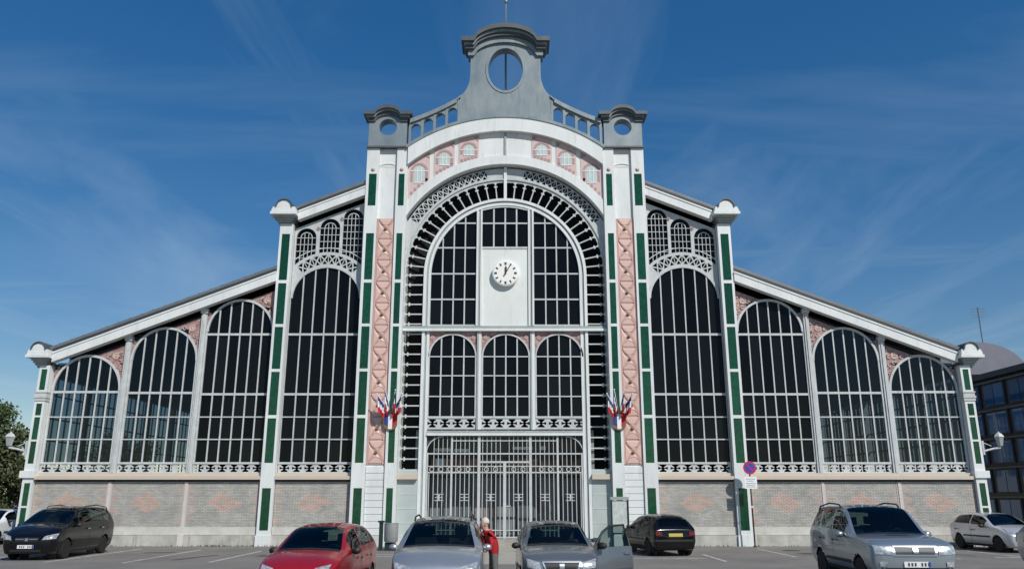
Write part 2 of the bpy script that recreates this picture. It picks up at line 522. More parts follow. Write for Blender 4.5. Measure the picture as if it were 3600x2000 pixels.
BACK = MB()                                            # flat black sheet painted as the unlit hall behind the inner bays
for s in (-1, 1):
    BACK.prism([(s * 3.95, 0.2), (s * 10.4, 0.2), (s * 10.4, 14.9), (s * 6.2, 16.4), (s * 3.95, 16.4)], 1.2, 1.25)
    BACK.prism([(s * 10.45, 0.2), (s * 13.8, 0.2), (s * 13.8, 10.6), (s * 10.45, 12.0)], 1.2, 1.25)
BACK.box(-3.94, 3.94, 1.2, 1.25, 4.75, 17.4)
BACK.build('interior_shade_sheet', M_black, hall)
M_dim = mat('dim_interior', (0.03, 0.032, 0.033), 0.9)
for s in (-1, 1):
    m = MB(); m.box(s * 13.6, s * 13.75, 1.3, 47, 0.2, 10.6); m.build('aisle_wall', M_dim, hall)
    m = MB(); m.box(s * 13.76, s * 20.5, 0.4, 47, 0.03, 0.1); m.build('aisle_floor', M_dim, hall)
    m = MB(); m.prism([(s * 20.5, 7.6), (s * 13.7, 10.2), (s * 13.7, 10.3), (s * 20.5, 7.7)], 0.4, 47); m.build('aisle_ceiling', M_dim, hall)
    for k, (x, y, h) in enumerate([(14.6, 6, 2.4), (16.2, 11, 2.2), (18.2, 5, 2.0), (19.4, 9, 2.3), (15.0, 20, 3.0), (17.6, 17, 2.6)]):
        m = MB(); m.box(s * (x - 0.7), s * (x + 0.7), y, y + 1.6, 0.1, h * 0.45); m.box(s * (x - 0.9), s * (x + 0.9), y - 0.3, y + 1.9, h, h + 0.12)
        for px in (-0.8, 0.8): m.box(s * (x + px) - 0.04, s * (x + px) + 0.04, y - 0.2, y - 0.1, 0.1, h)
        m.build('indoor_stall', mat('stall%d' % (k % 3), [(0.14, 0.16, 0.16), (0.20, 0.17, 0.13), (0.10, 0.14, 0.12)][k % 3], 0.7), hall)

zf = lambda x: 8.28 + 0.386 * (20.37 - abs(x))          # top of lower fascia
zu = lambda x: 15.05 + 0.405 * (9.7 - abs(x))           # top of upper fascia
YW = 0.17                                              # plane of the wing windows
BAYS = [(6.66, 9.95, 10.9, 1.56, [(4.48, .05), (5.46, .05), (6.47, .10), (9.2, .10)]),
        (10.59, 13.68, 9.33, 1.52, [(4.48, .05), (5.46, .05), (6.47, .10), (9.2, .10)]),
        (13.94, 17.0, 8.0, 1.53, [(4.48, .05), (5.46, .05), (6.53, .10)]),
        (17.27, 20.38, 6.63, 1.62, [(4.48, .05), (5.46, .05), (6.57, .10)])]


def lattice_loops(cx, cz, r0, r1, a0, a1, n, k=1.0):
    """saltire openings in a curved band: four triangles per cell"""
    out = []
    P = lambda r, a: (cx + r * math.cos(R(a)), cz + r * k * math.sin(R(a)))
    da = (a1 - a0) / n
    for i in range(n):
        a = a0 + da * i; b = a + da; m = (a + b) / 2; rm = (r0 + r1) / 2
        e = da * 0.085; er = (r1 - r0) * 0.075
        out.append([P(r1, a + e * 1.8), P(r1, m), P(r1, b - e * 1.8), P(rm + er * 1.2, m)])
        out.append([P(r0, a + e * 1.8), P(r0, m), P(r0, b - e * 1.8), P(rm - er * 1.2, m)])
        out.append([P(r0 + er * 1.6, a + e * .5), P(r1 - er * 1.6, a + e * .5), P(rm, m - e * 1.1)])
        out.append([P(r0 + er * 1.6, b - e * .5), P(r1 - er * 1.6, b - e * .5), P(rm, m + e * 1.1)])
    return out


def brick_panel(x0, x1, z0, z1):
    if x0 > x1: x0, x1 = x1, x0
    b = MB(); b.box(x0, x1, 0.02, 0.35, z0, z1)
    p = b.build('brick_panel', M_mortar, hall)
    m = MB()
    cxx, czz = (x0 + x1) / 2, (z0 + z1) / 2 + 0.05
    bl, bh = 0.225, 0.066
    row = 0
    z = z0
    while z + bh < z1 + 0.001:
        x = x0 - (bl / 2 if row % 2 else 0)
        while x < x1:
            a, c = max(x + 0.005, x0 + 0.003), min(x + bl - 0.005, x1 - 0.003)
            if c - a > 0.03:
                d = abs((a + c) / 2 - cxx) / 0.78 + abs(z + bh / 2 - czz) / 0.42
                edge = min(abs(a - x0), abs(c - x1)) < 0.12 and (row // 3) % 2
                pk = (d < 1.0 and not 0.0 < d < 0.22) or edge and random.random() < 0.7
                pr = random.uniform(0, 0.006)
                m.box(a, c, 0.004 - pr, 0.03, z + 0.004, z + bh - 0.004, 1 if pk else 0)
            x += bl
        z += bh; row += 1
    stuff(m.build('bricks', [M_brick, M_brickp], p, fix=False))


def rosette(m, x, z, y, r):
    m.lathe([(r, y + 0.02), (r * 0.95, y - 0.03), (r * 0.6, y - 0.035), (r * 0.5, y - 0.015), (r * 0.28, y - 0.02), (0.0, y - 0.06)], 14, 'y', (x, 0, z), 1)


for s in (-1, 1):
    for bi, (a, b, zs, ry, rows) in enumerate(BAYS):
        w, top, cx, rx = arch_window(s * a, s * b, 3.47, zs, ry, rows, 6, YW, jamb=0.03 if bi == 0 else 0.06 if bi == 1 else 0.09, pm=[None, None, M_pane1, M_pane2][bi])
        fret(s * (a + 0.01), s * (b - 0.01), 3.08, 3.40, 6, YW - 0.01, w)
        # spandrel over the arch up to the sloping fascia
        lo, hi = (a, b)
        arch = [(s * x, z) for x, z in []]
        xs0, xs1 = min(s * a, s * b), max(s * a, s * b)
        arcpts = [(cx + (rx - 0.02) * math.cos(R(t)), zs + (ry - 0.02) * math.sin(R(t))) for t in range(0, 181, 5)]
        if bi > 0:
            tops = []
            for q in range(25):
                x = xs0 + (xs1 - xs0) * q / 24
                tops.append((x, max(zf(x) - 0.74, top(x) + 0.03)))
            poly = [(xs0, zs)] + tops + [(xs1, zs)] + arcpts
            m = MB(); m.plate([poly], YW + 0.03, YW + 0.09)
            # relief: rosette and scrolls in the deep corner
            hx = s * (a + 0.42)
            zc = zf(hx) - 0.80 - 0.30
            rosette(m, hx, zc, YW + 0.03, 0.17)
            for q in range(16):
                t = random.uniform(0, 1); x = s * (a + 0.12 + 1.25 * t * t)
                zlo, zhi = top(x) + 0.08, zf(x) - 0.92
                if zhi - zlo > 0.14:
                    z = random.uniform(zlo + 0.05, zhi)
                    rr = random.uniform(0.05, 0.10)
                    m.arc(x, z, rr * 0.5, rr, random.uniform(0, 90), random.uniform(240, 330), YW - 0.012, YW + 0.035, 9, 1)
            for q in range(5):
                x = s * (b - 0.10 - 0.09 * q); zlo = top(x)
                if zf(x) - 0.8 - zlo > 0.12:
                    m.arc(x, (zlo + zf(x) - 0.45) / 2, 0.03, 0.06, 0, 300, YW - 0.01, YW + 0.035, 8, 1)
            m.build('terracotta_spandrel', [M_terra, M_boss], hall)
        else:
            cz0 = zs
            outer = [(xs0, zs), (xs0, zu(xs0) - 0.66), (xs1, zu(xs1) - 0.66), (xs1, zs)] + arcpts
            holes = lattice_loops(cx, cz0, 1.66, 2.10, 46, 134, 8)
            sw = []
            for xc, zt in [(9.40, 14.32), (8.3, 14.80), (7.22, 15.28)]:
                hw = 0.47; zsp = zt - hw
                bz = lambda x: cz0 + math.sqrt(2.24 ** 2 - min(2.2, abs(x - cx)) ** 2)
                pts = [(s * xc + hw * math.cos(R(t)), zsp + hw * math.sin(R(t))) for t in range(0, 181, 10)]
                pts += [(s * xc - hw + 2 * hw * q / 8, bz(s * xc - hw + 2 * hw * q / 8)) for q in range(9)]
                holes.append(pts); sw.append((s * xc, zsp, hw, bz))
            m = MB(); m.plate([outer] + holes, YW, YW + 0.09)
            m.build('pierced_tympanum', M_iron, hall)
            for xc, zsp, hw, bz in sw:
                t_ = MB()
                t_.arc(xc, zsp, 0.25, 0.285, 0, 180, YW + 0.02, YW + 0.07, 12)
                t_.arc(cx, cz0, 2.43, 2.47, math.degrees(math.acos(max(-1, min(1, (xc + hw - cx) / 2.45)))), math.degrees(math.acos(max(-1, min(1, (xc - hw - cx) / 2.45)))), YW + 0.024, YW + 0.066, 8)
                for dx in (-0.27, -0.09, 0.09, 0.27):
                    e = 0.0 if abs(dx) > 0.2 else 0.22
                    t_.box(xc + dx - 0.013, xc + dx + 0.013, YW + 0.03, YW + 0.065, bz(xc + dx) - 0.02, zsp + e)
                z = zsp
                while z > bz(xc) + 0.05 or z > bz(xc + s * hw) + 0.2:
                    t_.box(xc - hw, xc + hw, YW + 0.027, YW + 0.068, z - 0.013, z + 0.013)
                    z -= 0.33
                    if z < min(bz(xc - hw), bz(xc + hw)) + 0.1: break
                sm = t_.build('small_arched_window', M_iron, hall)
                b_ = MB(); zl = min(bz(xc - hw), bz(xc + hw)) - 0.02
                b_.box(xc - hw - 0.02, xc + hw + 0.02, YW + 0.12, YW + 0.13, zl, zsp + hw + 0.02)
                b_.build('pane', M_pane, sm)
                rosm = MB(); rosette(rosm, xc - s * 0.55, zsp + hw - 0.02, YW, 0.09)
                rosm.build('rosette', [M_iron, M_mauve], hall)
        # stone sill, bricks, plinth, footing
        m = MB(); m.box(s * (a - 0.005), s * (b + 0.005), -0.18, 0.45, 2.75, 2.90)
        m.box(s * (a - 0.004), s * (b + 0.004), 0.0, 0.45, 2.901, 3.03)
        m.build('stone_sill', M_sill, hall)
        brick_panel(s * (a + 0.004), s * (b - 0.004), 0.79, 2.66)
        m = MB(); m.box(s * a, s * b, -0.05, 0.3, 0.46, 0.785); m.build('plinth_stone', M_plinth, hall)
        m = MB(); m.box(s * a - 0.0, s * (a + (b - a) * .5) , -0.12, 0.3, 0, 0.45); m.build('footing_block', M_foot, hall)
        m = MB(); m.box(s * (a + (b - a) * .5 + 0.006 * 1), s * b, -0.125, 0.3, 0, 0.445); m.build('footing_block', M_foot, hall)
        m = MB(); m.box(s * a, s * b, 0.08, 0.3, 2.66, 2.75); m.build('sill_shade_strip', M_brown, hall)  # brown strip, a coloured stand-in for the shadow below the sill
    # slim posts between the wing bays
    for xa, xb in [(13.68, 13.94), (17.0, 17.27)]:
        m = MB(); zt = zf((xa + xb) / 2) - 0.34
        m.box(s * (xa + 0.01), s * (xb - 0.01), 0.07, 0.30, 3.03, zt - 0.3)
        m.box(s * (xa + 0.09), s * (xb - 0.09), 0.03, 0.071, 3.05, zt - 0.35)
        m.box(s * (xa - 0.03), s * (xb + 0.03), 0.01, 0.30, zt - 0.3, zt - 0.12)
        m.box(s * (xa + 0.02), s * (xb - 0.02), 0.0, 0.28, zt - 0.12, zt + 0.1)
        m.build('iron_post', M_iron, hall)
        m = MB(); m.box(s * (xa + 0.07), s * (xb - 0.07), -0.03, 0.3, 0.78, 2.66); m.build('pink_strip', M_pstrip, hall)
        m = MB(); m.box(s * (xa - 0.002), s * (xb + 0.002), -0.176, 0.45, 2.748, 2.898); m.box(s * (xa - 0.001), s * (xb + 0.001), 0.004, 0.45, 2.9, 3.028); m.build('stone_sill', M_sill, hall)
        m = MB(); m.box(s * xa, s * (xa + 0.075), 0.0, 0.3, 0.78, 2.66); m.box(s * (xb - 0.075), s * xb, 0.0, 0.3, 0.78, 2.66); m.build('mortar_strip', M_mortar, hall)
        m = MB(); m.box(s * xa, s * xb, -0.05, 0.3, 0.452, 0.779); m.box(s * xa, s * xb, -0.118, 0.3, 0, 0.451); m.build('plinth_stone', M_plinth, hall)


def pilaster(s, xa, xb, yf, ztop, greens, gx, back=0.3, base_z=0.45):
    """white pilaster with sunk green tile panels"""
    m = MB()
    x0, x1 = min(s * xa, s * xb), max(s * xa, s * xb)
    loops = [[(x0, base_z), (x1, base_z), (x1, ztop), (x0, ztop)]]
    g0, g1 = min(s * gx[0], s * gx[1]), max(s * gx[0], s * gx[1])
    for zt, zb in greens:
        loops.append([(g0, zb), (g1, zb), (g1, zt), (g0, zt)])
    m.plate(loops, yf, yf + 0.06)
    m.box(x0 + 0.001, x1 - 0.001, yf + 0.06, back, base_z, ztop - 0.001)
    m.box(x0 - 0.03, x1 + 0.03, yf - 0.03, back, 0, base_z + 0.001)
    o = m.build('pilaster', M_white, hall)
    for zt, zb in greens:
        t = MB(); t.box(g0 + 0.005, g1 - 0.005, yf + 0.022, yf + 0.062, zb + 0.005, zt - 0.005)
        t.build('green_tile_panel', M_green, o)
    return o


def cap(s, xc, hw, z0, y0, y1):
    """bracketed end block with a rounded top"""
    m = MB()
    m.box(xc - hw, xc + hw, y0, y1, z0, z0 + 0.13)
    m.box(xc - hw + 0.05, xc + hw - 0.05, y0 + 0.04, y1, z0 + 0.13, z0 + 0.26)
    n = 12; r = hw * 0.56
    prof = [(xc - hw * 0.86, z0 + 0.26), (xc - hw * 0.86, z0 + 0.36), (xc - r, z0 + 0.38)] + [(xc + r * math.cos(R(180 - 180 * i / n)), z0 + 0.36 + r * math.sin(R(180 - 180 * i / n))) for i in range(1, n)] + [(xc + r, z0 + 0.38), (xc + hw * 0.86, z0 + 0.36), (xc + hw * 0.86, z0 + 0.26)]
    m.prism(prof, y0 + 0.06, y1)
    o = m.build('end_block', M_white, hall)
    q = MB()
    q.arc(xc, z0 + 0.37, r + 0.005, r + 0.055, 0, 180, y0 + 0.0, y1 - 0.02, 14)
    q.build('lead_hood', M_zincd, o)
    k = MB()
    for i in range(4):
        k.box(xc - hw + 0.16 + 0.06 * i, xc + hw - 0.16 - 0.06 * i, y0 + 0.22 + 0.08 * i, y1 - 0.01, z0 - 0.1 * (i + 1), z0 - 0.1 * i)
    k.build('corbel', M_greyiron, o)  # grey rather than white puts the shade under the block into its colour
    return o


TOW_GREENS = [(16.9, 15.29)] + GREENS + [(2.39, 0.64)]
for s in (-1, 1):
    pilaster(s, 9.97, 10.57, -0.19, 14.42, GREENS + [(2.39, 0.64)], (10.08, 10.46))
    cap(s, s * 10.36, 0.61, 14.77, -0.62, 0.5)
    pilaster(s, 20.41, 20.87, -0.17, 7.72, [(7.55, 6.62), (6.02, 5.5), (5.42, 4.45), (4.37, 3.42), (2.6, 1.65), (1.57, 0.66)], (20.51, 20.77))
    cap(s, s * 20.86, 0.52, 8.03, -0.55, 0.5)
    m = MB()
    for i, (e, za, zb) in enumerate([(0.08, 6.5, 6.56), (0.04, 6.36, 6.5), (0.09, 6.26, 6.36), (0.05, 6.14, 6.26)]):
        m.box(s * (20.41 - e * .6), s * (20.87 + e * .6), -0.17 - e * .6, 0.2, za, zb)
    m.build('pilaster_capital', M_iron, hall)
    m = MB(); m.box(s * 20.36, s * 21.0, -0.25, 0.3, 2.82, 3.12); m.build('corner_block', M_white, hall)
    # tower
    m = MB(); m.box(s * 4.672, s * 6.628, -0.155, 1.4, 0.0, 18.28)
    m.build('tower_core', M_white, hall)
    pilaster(s, 6.03, 6.63, -0.30, 18.285, TOW_GREENS, (6.13, 6.50), back=-0.15)
    pilaster(s, 4.67, 5.19, -0.30, 18.286, TOW_GREENS, (4.80, 5.08), back=-0.15)
    for x in (6.31, 4.94):
        m = MB(); m.lathe([(0.10, -0.29), (0.09, -0.33), (0.05, -0.36), (0, -0.37)], 12, 'y', (s * x, 0, 17.12)); m.build('boss', M_boss, hall)
    m = MB(); m.arc(s * 5.61, 16.55, 0.9, 0.93, 62, 118, -0.19, -0.15, 12); m.box(s * 5.2, s * 6.02, -0.17, -0.15, 17.30, 17.36); m.build('moulding', M_white2, hall)
    # pink ceramic column
    m = MB(); m.box(s * 5.20, s * 6.02, -0.20, -0.15, 3.39, 14.67)
    m.box(s * 5.20, s * 5.25, -0.225, -0.15, 3.395, 14.665); m.box(s * 5.97, s * 6.02, -0.225, -0.15, 3.395, 14.665)
    colm = m.build('ceramic_column', M_pinkd, hall)
    th = (14.67 - 3.39) / 11
    if s == -1:
        t = MB(); W, Hh = 0.345, th / 2 - 0.03
        # two wedges meeting in the middle, side shells and a boss
        for d in (-1, 1):
            t.add([(-W, 0, d * Hh), (W, 0, d * Hh), (0.05, 0, d * 0.06), (-0.05, 0, d * 0.06), (-W * .80, -0.022, d * Hh * .93), (W * .80, -0.022, d * Hh * .93), (0, -0.034, d * 0.12)],
                  [(0, 1, 5, 4), (1, 2, 6, 5), (2, 3, 6), (3, 0, 4, 6), (4, 5, 6)])
            t.add([(d * W, 0, Hh * .8), (d * W, 0, -Hh * .8), (d * 0.09, 0, 0), (d * W * .93, -0.014, Hh * .55), (d * W * .93, -0.014, -Hh * .55), (d * 0.18, -0.02, 0)],
                  [(0, 1, 4, 3), (1, 2, 5, 4), (2, 0, 3, 5), (3, 4, 5)])
            t.arc(0, d * Hh, 0.27, 0.30, 180 if d > 0 else 0, 360 if d > 0 else 180, -0.036, 0.0, 12, 2)
        t.lathe([(0.075, 0.0), (0.07, -0.05), (0.035, -0.08), (0, -0.085)], 10, 'y', (0, 0, -0.02), 1)
        TILE = t.mesh('ceramic_tile', [M_pink, M_gold, M_pinkd])
    for i in range(11):
        link('ceramic_tile', TILE, colm, (s * 5.61, -0.202, 3.39 + th * (i + 0.5)))
    # jointed base courses of the tower
    for i in range(10):
        m = MB(); m.box(s * 5.205, s * 6.015, -0.215 - 0.002 * (i % 2), -0.15, 0.46 + 0.285 * i, 0.46 + 0.285 * i + 0.268); m.build('base_course', M_white, hall)
    m = MB(); m.box(s * 5.2, s * 6.02, -0.26, -0.15, 0.0, 0.44); m.build('plinth_stone', M_plinth, hall)

# ------------------------------------------------------------------ fascias and roofs
for s in (-1, 1):
    for xa, xb, zz, nm in [(20.34, 10.575, zf, 'wing'), (9.75, 6.635, zu, 'nave')]:
        m = MB(); m.prism([(s * xa, zz(xa) - 0.43), (s * xb, zz(xb) - 0.43), (s * xb, zz(xb)), (s * xa, zz(xa))], -0.25, 0.10)
        m.prism([(s * xa, zz(xa) - 0.05), (s * xb, zz(xb) - 0.05), (s * xb, zz(xb) + 0.03), (s * xa, zz(xa) + 0.03)], -0.28, -0.249)
        m.build('fascia_board', M_white, hall)
        m = MB(); m.prism([(s * xa, zz(xa) + 0.03), (s * xb, zz(xb) + 0.03), (s * xb, zz(xb) + 0.20), (s * xa, zz(xa) + 0.20)], -0.20, 0.4)
        m.build('gutter', M_gutter, hall)
        xe = xa + 0.35 if nm == 'wing' else xa + 0.7
        m = MB(); m.prism([(s * xe, zz(xe) + 0.20), (s * xb, zz(xb) + 0.20), (s * xb, zz(xb) + 0.36), (s * xe, zz(xe) + 0.36)], -0.14, 48)
        for i in range(1, 20):
            x = xe + (xb - xe) * i / 20
            m.box(s * (x - 0.02), s * (x + 0.02), -0.1, 48, zz(x) + 0.34, zz(x) + 0.41)
        m.build('roof', M_roof, hall)
    m = MB(); m.prism([(s * 6.63, 16.5), (0, 19.0), (0, 19.15), (s * 6.63, 16.65)], 1.4, 48); m.build('roof', M_roof, hall)
    m = MB(); m.box(s * 20.55, s * 20.85, 0.35, 48, 0, 3.3); m.box(s * 20.55, s * 20.85, 0.35, 48, 7.3, 7.9); m.build('side_wall', M_white2, hall)
    for k in range(15):
        y0 = 0.35 + 3.4 * k
        m = MB(); m.box(s * 20.56, s * 20.84, y0, y0 + 0.3, 3.3, 7.3); m.build('side_post', M_iron, hall)
        if k < 14:
            m = MB()
            for q in range(1, 6): m.box(s * 20.66, s * 20.72, y0 + 0.3 + 0.517 * q - 0.03, y0 + 0.3 + 0.517 * q + 0.03, 3.3, 7.3)
            for z in (4.48, 5.46, 6.5): m.box(s * 20.655, s * 20.725, y0 + 0.3, y0 + 3.4, z - 0.03, z + 0.03)
            m.build('side_window', M_iron, hall)
    m = MB(); m.box(s * 10.1, s * 10.4, 0.35, 48, 11.9, 14.8); m.build('clerestory_wall', M_white2, hall)
m = MB()
m.prism([(-20.8, 0), (20.8, 0), (20.8, 8), (10.4, 12), (10.4, 15), (0, 19), (-10.4, 15), (-10.4, 12), (-20.8, 8)], 47.6, 48)
m.build('rear_wall', M_white2, hall)

# ------------------------------------------------------------------ great arch
CZ = 12.0


def clipped_band(r0, r1, xlim, n=40):
    a0 = math.degrees(math.acos(min(1, xlim / r1))); b0 = math.degrees(math.acos(min(1, xlim / r0)))
    up = [(r1 * math.cos(R(a0 + (180 - 2 * a0) * i / n)), CZ + r1 * math.sin(R(a0 + (180 - 2 * a0) * i / n))) for i in range(n + 1)]
    dn = [(r0 * math.cos(R(180 - b0 - (180 - 2 * b0) * i / n)), CZ + r0 * math.sin(R(180 - b0 - (180 - 2 * b0) * i / n))) for i in range(n + 1)]
    return up + dn


XL = 4.668
m = MB(); m.plate([clipped_band(7.1, 7.79, XL)], -0.40, 0.3); m.build('outer_arch_band', M_white, hall)
m = MB(); m.plate([clipped_band(7.79, 7.93, XL + 0.08)], -0.44, 0.3); m.build('arch_flashing', M_zinc, hall)
m = MB(); m.plate([clipped_band(5.44, 5.87, XL)], -0.24, 0.28)
m.build('inner_arch_band', M_white, hall)
m = MB(); m.plate([clipped_band(5.8, 7.15, XL)], -0.14, 0.2); m.build('frieze_wall', M_white, hall)
m = MB(); m.box(-0.05, 0.05, -0.2, -0.14, 17.85, 19.08); m.build('frieze_post', M_greyiron, hall)
for s in (-1, 1):
    for xa, xb in [(3.62, 4.62), (2.44, 3.42), (1.28, 2.24)]:
        n = 8
        lo = lambda x: CZ + math.sqrt(5.89 ** 2 - x * x)
        hi = lambda x: CZ + math.sqrt(7.09 ** 2 - x * x)
        xs = [xa + (xb - xa) * i / n for i in range(n + 1)]
        poly = [(s * x, lo(x)) for x in xs] + [(s * x, hi(x)) for x in reversed(xs)]
        if s < 0: poly = poly[::-1]
        m = MB(); m.plate([poly], -0.165, -0.13)
        fp = m.build('frieze_panel', mat('frieze_pink', (0.64, 0.47, 0.44), 0.6, var=0.25, vscale=5, col2=(0.58, 0.46, 0.44)), hall)
        xc = (xa + xb) / 2; zlo = lo(xb) + 0.45; 
        zbx = lo(xc) + 0.30
        zt = hi(xc) - 0.42; hw = 0.25
        q = MB(); q.box(s * xc - hw, s * xc + hw, -0.175, -0.13, zbx, zt - hw); q.prism(circ(s * xc, zt - hw, hw, 12, a0=0, a1=180), -0.175, -0.13)
        q.build('frieze_light', M_mint, fp)
        q = MB(); q.arc(s * xc, zt - hw, 0.30, 0.41, 0, 180, -0.18, -0.13, 14)
        q.box(s * xc - 0.41, s * xc - 0.30, -0.18, -0.13, zbx + 0.05, zt - hw); q.box(s * xc + 0.30, s * xc + 0.41, -0.18, -0.13, zbx + 0.05, zt - hw)
        for j in range(5):
            x = xa + 0.08 + (xb - xa - 0.3) * j / 4
            q.box(s * x, s * (x + 0.13), -0.18, -0.13, lo(x + .07) + 0.06, lo(x + .07) + 0.20)
        q.prism([(s * (xa + 0.03), hi(xa) - 0.06), (s * (xa + 0.26), hi(xa + .26) - 0.06), (s * (xa + 0.03), hi(xa) - 0.35)], -0.18, -0.13)
        stuff(q.build('mauve_tiles', M_mauve, fp))
        q = MB()
        for dx in (-0.09, 0.09): q.box(s * xc + dx - 0.012, s * xc + dx + 0.012, -0.19, -0.13, zbx, zt - 0.1)
        q.box(s * xc - 0.42, s * xc + 0.42, -0.187, -0.13, zt - hw - 0.02, zt - hw + 0.02)
        q.box(s * xc - hw, s * xc + hw, -0.187, -0.13, zbx - 0.03, zbx + 0.012)
        q.build('glazing_bar', M_signw, fp)
# ring plane (set back)
YR = 0.12
loops = [[(-XL, CZ), (-XL, 14.60)] + [(5.35 * math.cos(R(a)), CZ + 5.35 * math.sin(R(a))) for a in range(150, 29, -3)] + [(XL, 14.60), (XL, CZ)] + [(4.63 * math.cos(R(a)), CZ + 4.63 * math.sin(R(a))) for a in range(0, 181, 4)]]
loops += lattice_loops(0, CZ, 4.88, 5.31, 31.5, 80, 14) + lattice_loops(0, CZ, 4.88, 5.31, 100, 148.5, 14)
m = MB(); m.plate(loops, YR + 0.02, YR + 0.09)
m.arc(0, CZ, 4.74, 4.82, 0, 180, YR - 0.04, YR + 0.03, 48)
m.build('lattice_crescent', M_iron, hall)
m = MB(); m.box(-0.07, 0.07, YR - 0.06, YR + 0.1, 15.72, 17.4); m.build('keystone_post', M_white, hall)
# mouldings of the great window
m = MB()
m.arc(0, CZ, 3.45, 3.57, 0, 180, YR - 0.03, YR + 0.15, 56)
m.arc(0, CZ, 3.66, 3.79, 0, 180, YR - 0.07, YR + 0.15, 56)
for s in (-1, 1):
    m.box(s * 3.45, s * 3.57, YR - 0.03, YR + 0.15, 0.3, CZ); m.box(s * 3.66, s * 3.79, YR - 0.07, YR + 0.15, 0.3, CZ)
m.build('great_arch_frame', M_white, hall)
m = MB()
m.arc(0, CZ, 3.57, 3.66, 0, 180, YR + 0.0, YR + 0.14, 56)
for s in (-1, 1): m.box(s * 3.57, s * 3.66, YR + 0.0, YR + 0.14, 0.3, CZ)
m.build('arch_groove', M_greyiron, hall)
# spokes round the arch and down both legs
t = MB()
t.box(-0.43, 0.43, -0.02, 0.05, -0.027, 0.027)
for d_ in (-1, 1):
    t.prism([(0.16, d_ * 0.025), (0.19, d_ * 0.085), (0.23, d_ * 0.085), (0.26, d_ * 0.025)], -0.018, 0.04)
    t.prism([(0.33, d_ * 0.025), (0.38, d_ * 0.06), (0.43, d_ * 0.14), (0.43, d_ * 0.025)], -0.018, 0.04)
    t.prism([(-0.43, d_ * 0.025), (-0.43, d_ * 0.06), (-0.40, d_ * 0.025)], -0.018, 0.04)
SPOKE = t.mesh('arcade_bar', M_iron)
NS = 30
for i in range(NS + 1):
    a = 180.0 * i / NS
    if abs(a - 90) < 1: continue
    o = link('arcade_bar', SPOKE, hall, (4.21 * math.cos(R(a)), YR + 0.02, CZ + 4.21 * math.sin(R(a))))
    o.rotation_euler = (0, -R(a), 0)
for s in (-1, 1):
    for i in range(1, 20):
        o = link('arcade_bar', SPOKE, hall, (s * 4.21, YR + 0.02, CZ - 0.465 * i))
        o.rotation_euler = (0, 0 if s > 0 else R(180), 0)
    m = MB(); m.box(s * 4.63, s * XL, YR - 0.02, YR + 0.1, 3.1, CZ); m.build('arcade_stile', M_iron, hall)
    # lower panels beside the gate
    m = MB(); m.box(s * 3.80, s * 4.665, -0.14, 0.3, 2.76, 2.98); m.build('stone_cap', M_sill, hall)
    m = MB(); m.box(s * 3.80, s * 4.664, YR - 0.05, 0.3, 2.981, 3.14); m.build('cap_rail', M_panel_g, hall)
    for i in range(4):
        m = MB(); m.box(s * 3.80, s * 4.664, 0.06, 0.3, 0.35 + 0.6 * i, 0.35 + 0.6 * i + 0.575); m.build('wall_panel', M_panel_g, hall)
        m = MB(); m.box(s * 3.80, s * 4.663, 0.045, 0.3, 0.35 + 0.6 * i + 0.577, 0.35 + 0.6 * i + 0.598); m.build('panel_joint', M_white, hall)
    m = MB(); m.box(s * 3.80, s * 4.665, -0.06, 0.3, 0.0, 0.345); m.build('plinth_stone', M_plinth, hall)

# great window: two glazed quadrants and the middle light over the clock panel
rows5 = [10.85, 12.08, 13.35, 14.57]
for s in (-1, 1):
    m = MB()
    xs = [1.36 + (3.45 - 1.36) * i / 4 for i in range(5)]
    tp = lambda x: CZ + math.sqrt(max(0, 3.45 ** 2 - x * x))
    for x in xs[1:-1]: m.box(s * (x - 0.03), s * (x + 0.03), YR + 0.04, YR + 0.11, 9.6, tp(x) - 0.01)
    for z in rows5:
        e = 3.46 if z <= CZ else math.sqrt(3.47 ** 2 - (z - CZ) ** 2)
        m.box(s * 1.34, s * e, YR + 0.034, YR + 0.112, z - 0.035, z + 0.035)
    m.box(s * 1.34, s * 3.46, YR + 0.03, YR + 0.113, 9.56, 9.66)
    w = m.build('quadrant_window', M_iron, hall)
    zz = [9.64] + rows5
    for i in range(4):
        for j in range(5):
            pk = tp(xs[i]); zh = zz[j + 1] if j < 4 else 99
            if zz[j] < pk - 0.05:
                x0, x1 = sorted((s * xs[i], s * xs[i + 1]))
                pane(w, x0, x1, zz[j], min(zh, pk), YR + 0.09)
    m = MB(); m.box(s * 1.08, s * 1.16, YR - 0.02, YR + 0.12, 9.6, 15.28); m.box(s * 1.26, s * 1.345, YR - 0.05, YR + 0.12, 9.6, 15.2); m.build('window_post', M_white, hall)
    m = MB(); m.box(s * 1.16, s * 1.26, YR + 0.02, YR + 0.12, 9.6, 15.24); m.build('post_groove', M_greyiron, hall)
m = MB()
for x in (-0.54, 0, 0.54): m.box(x - 0.035, x + 0.035, YR + 0.04, YR + 0.11, 13.35, 15.46)
m.box(-1.08, 1.08, YR + 0.034, YR + 0.112, 14.53, 14.60); m.box(-1.08, 1.08, YR + 0.03, YR + 0.113, 13.30, 13.40)
m.plate([[(-1.08, 15.2)] + [(x, CZ + math.sqrt(3.46 ** 2 - x * x)) for x in (-1.08, -.8, -.5, -.2, .2, .5, .8, 1.08)] + [(1.08, 15.2)] + [(x, CZ + math.sqrt(3.36 ** 2 - x * x)) for x in (1.0, .6, .2, -.2, -.6, -1.0)]], YR + 0.0, YR + 0.1)
w = m.build('middle_window', M_iron, hall)
for i in range(4):
    x0 = -1.08 + 0.54 * i
    pane(w, x0, x0 + 0.54, 13.37, 14.56, YR + 0.09); pane(w, x0, x0 + 0.54, 14.57, 15.36, YR + 0.09)
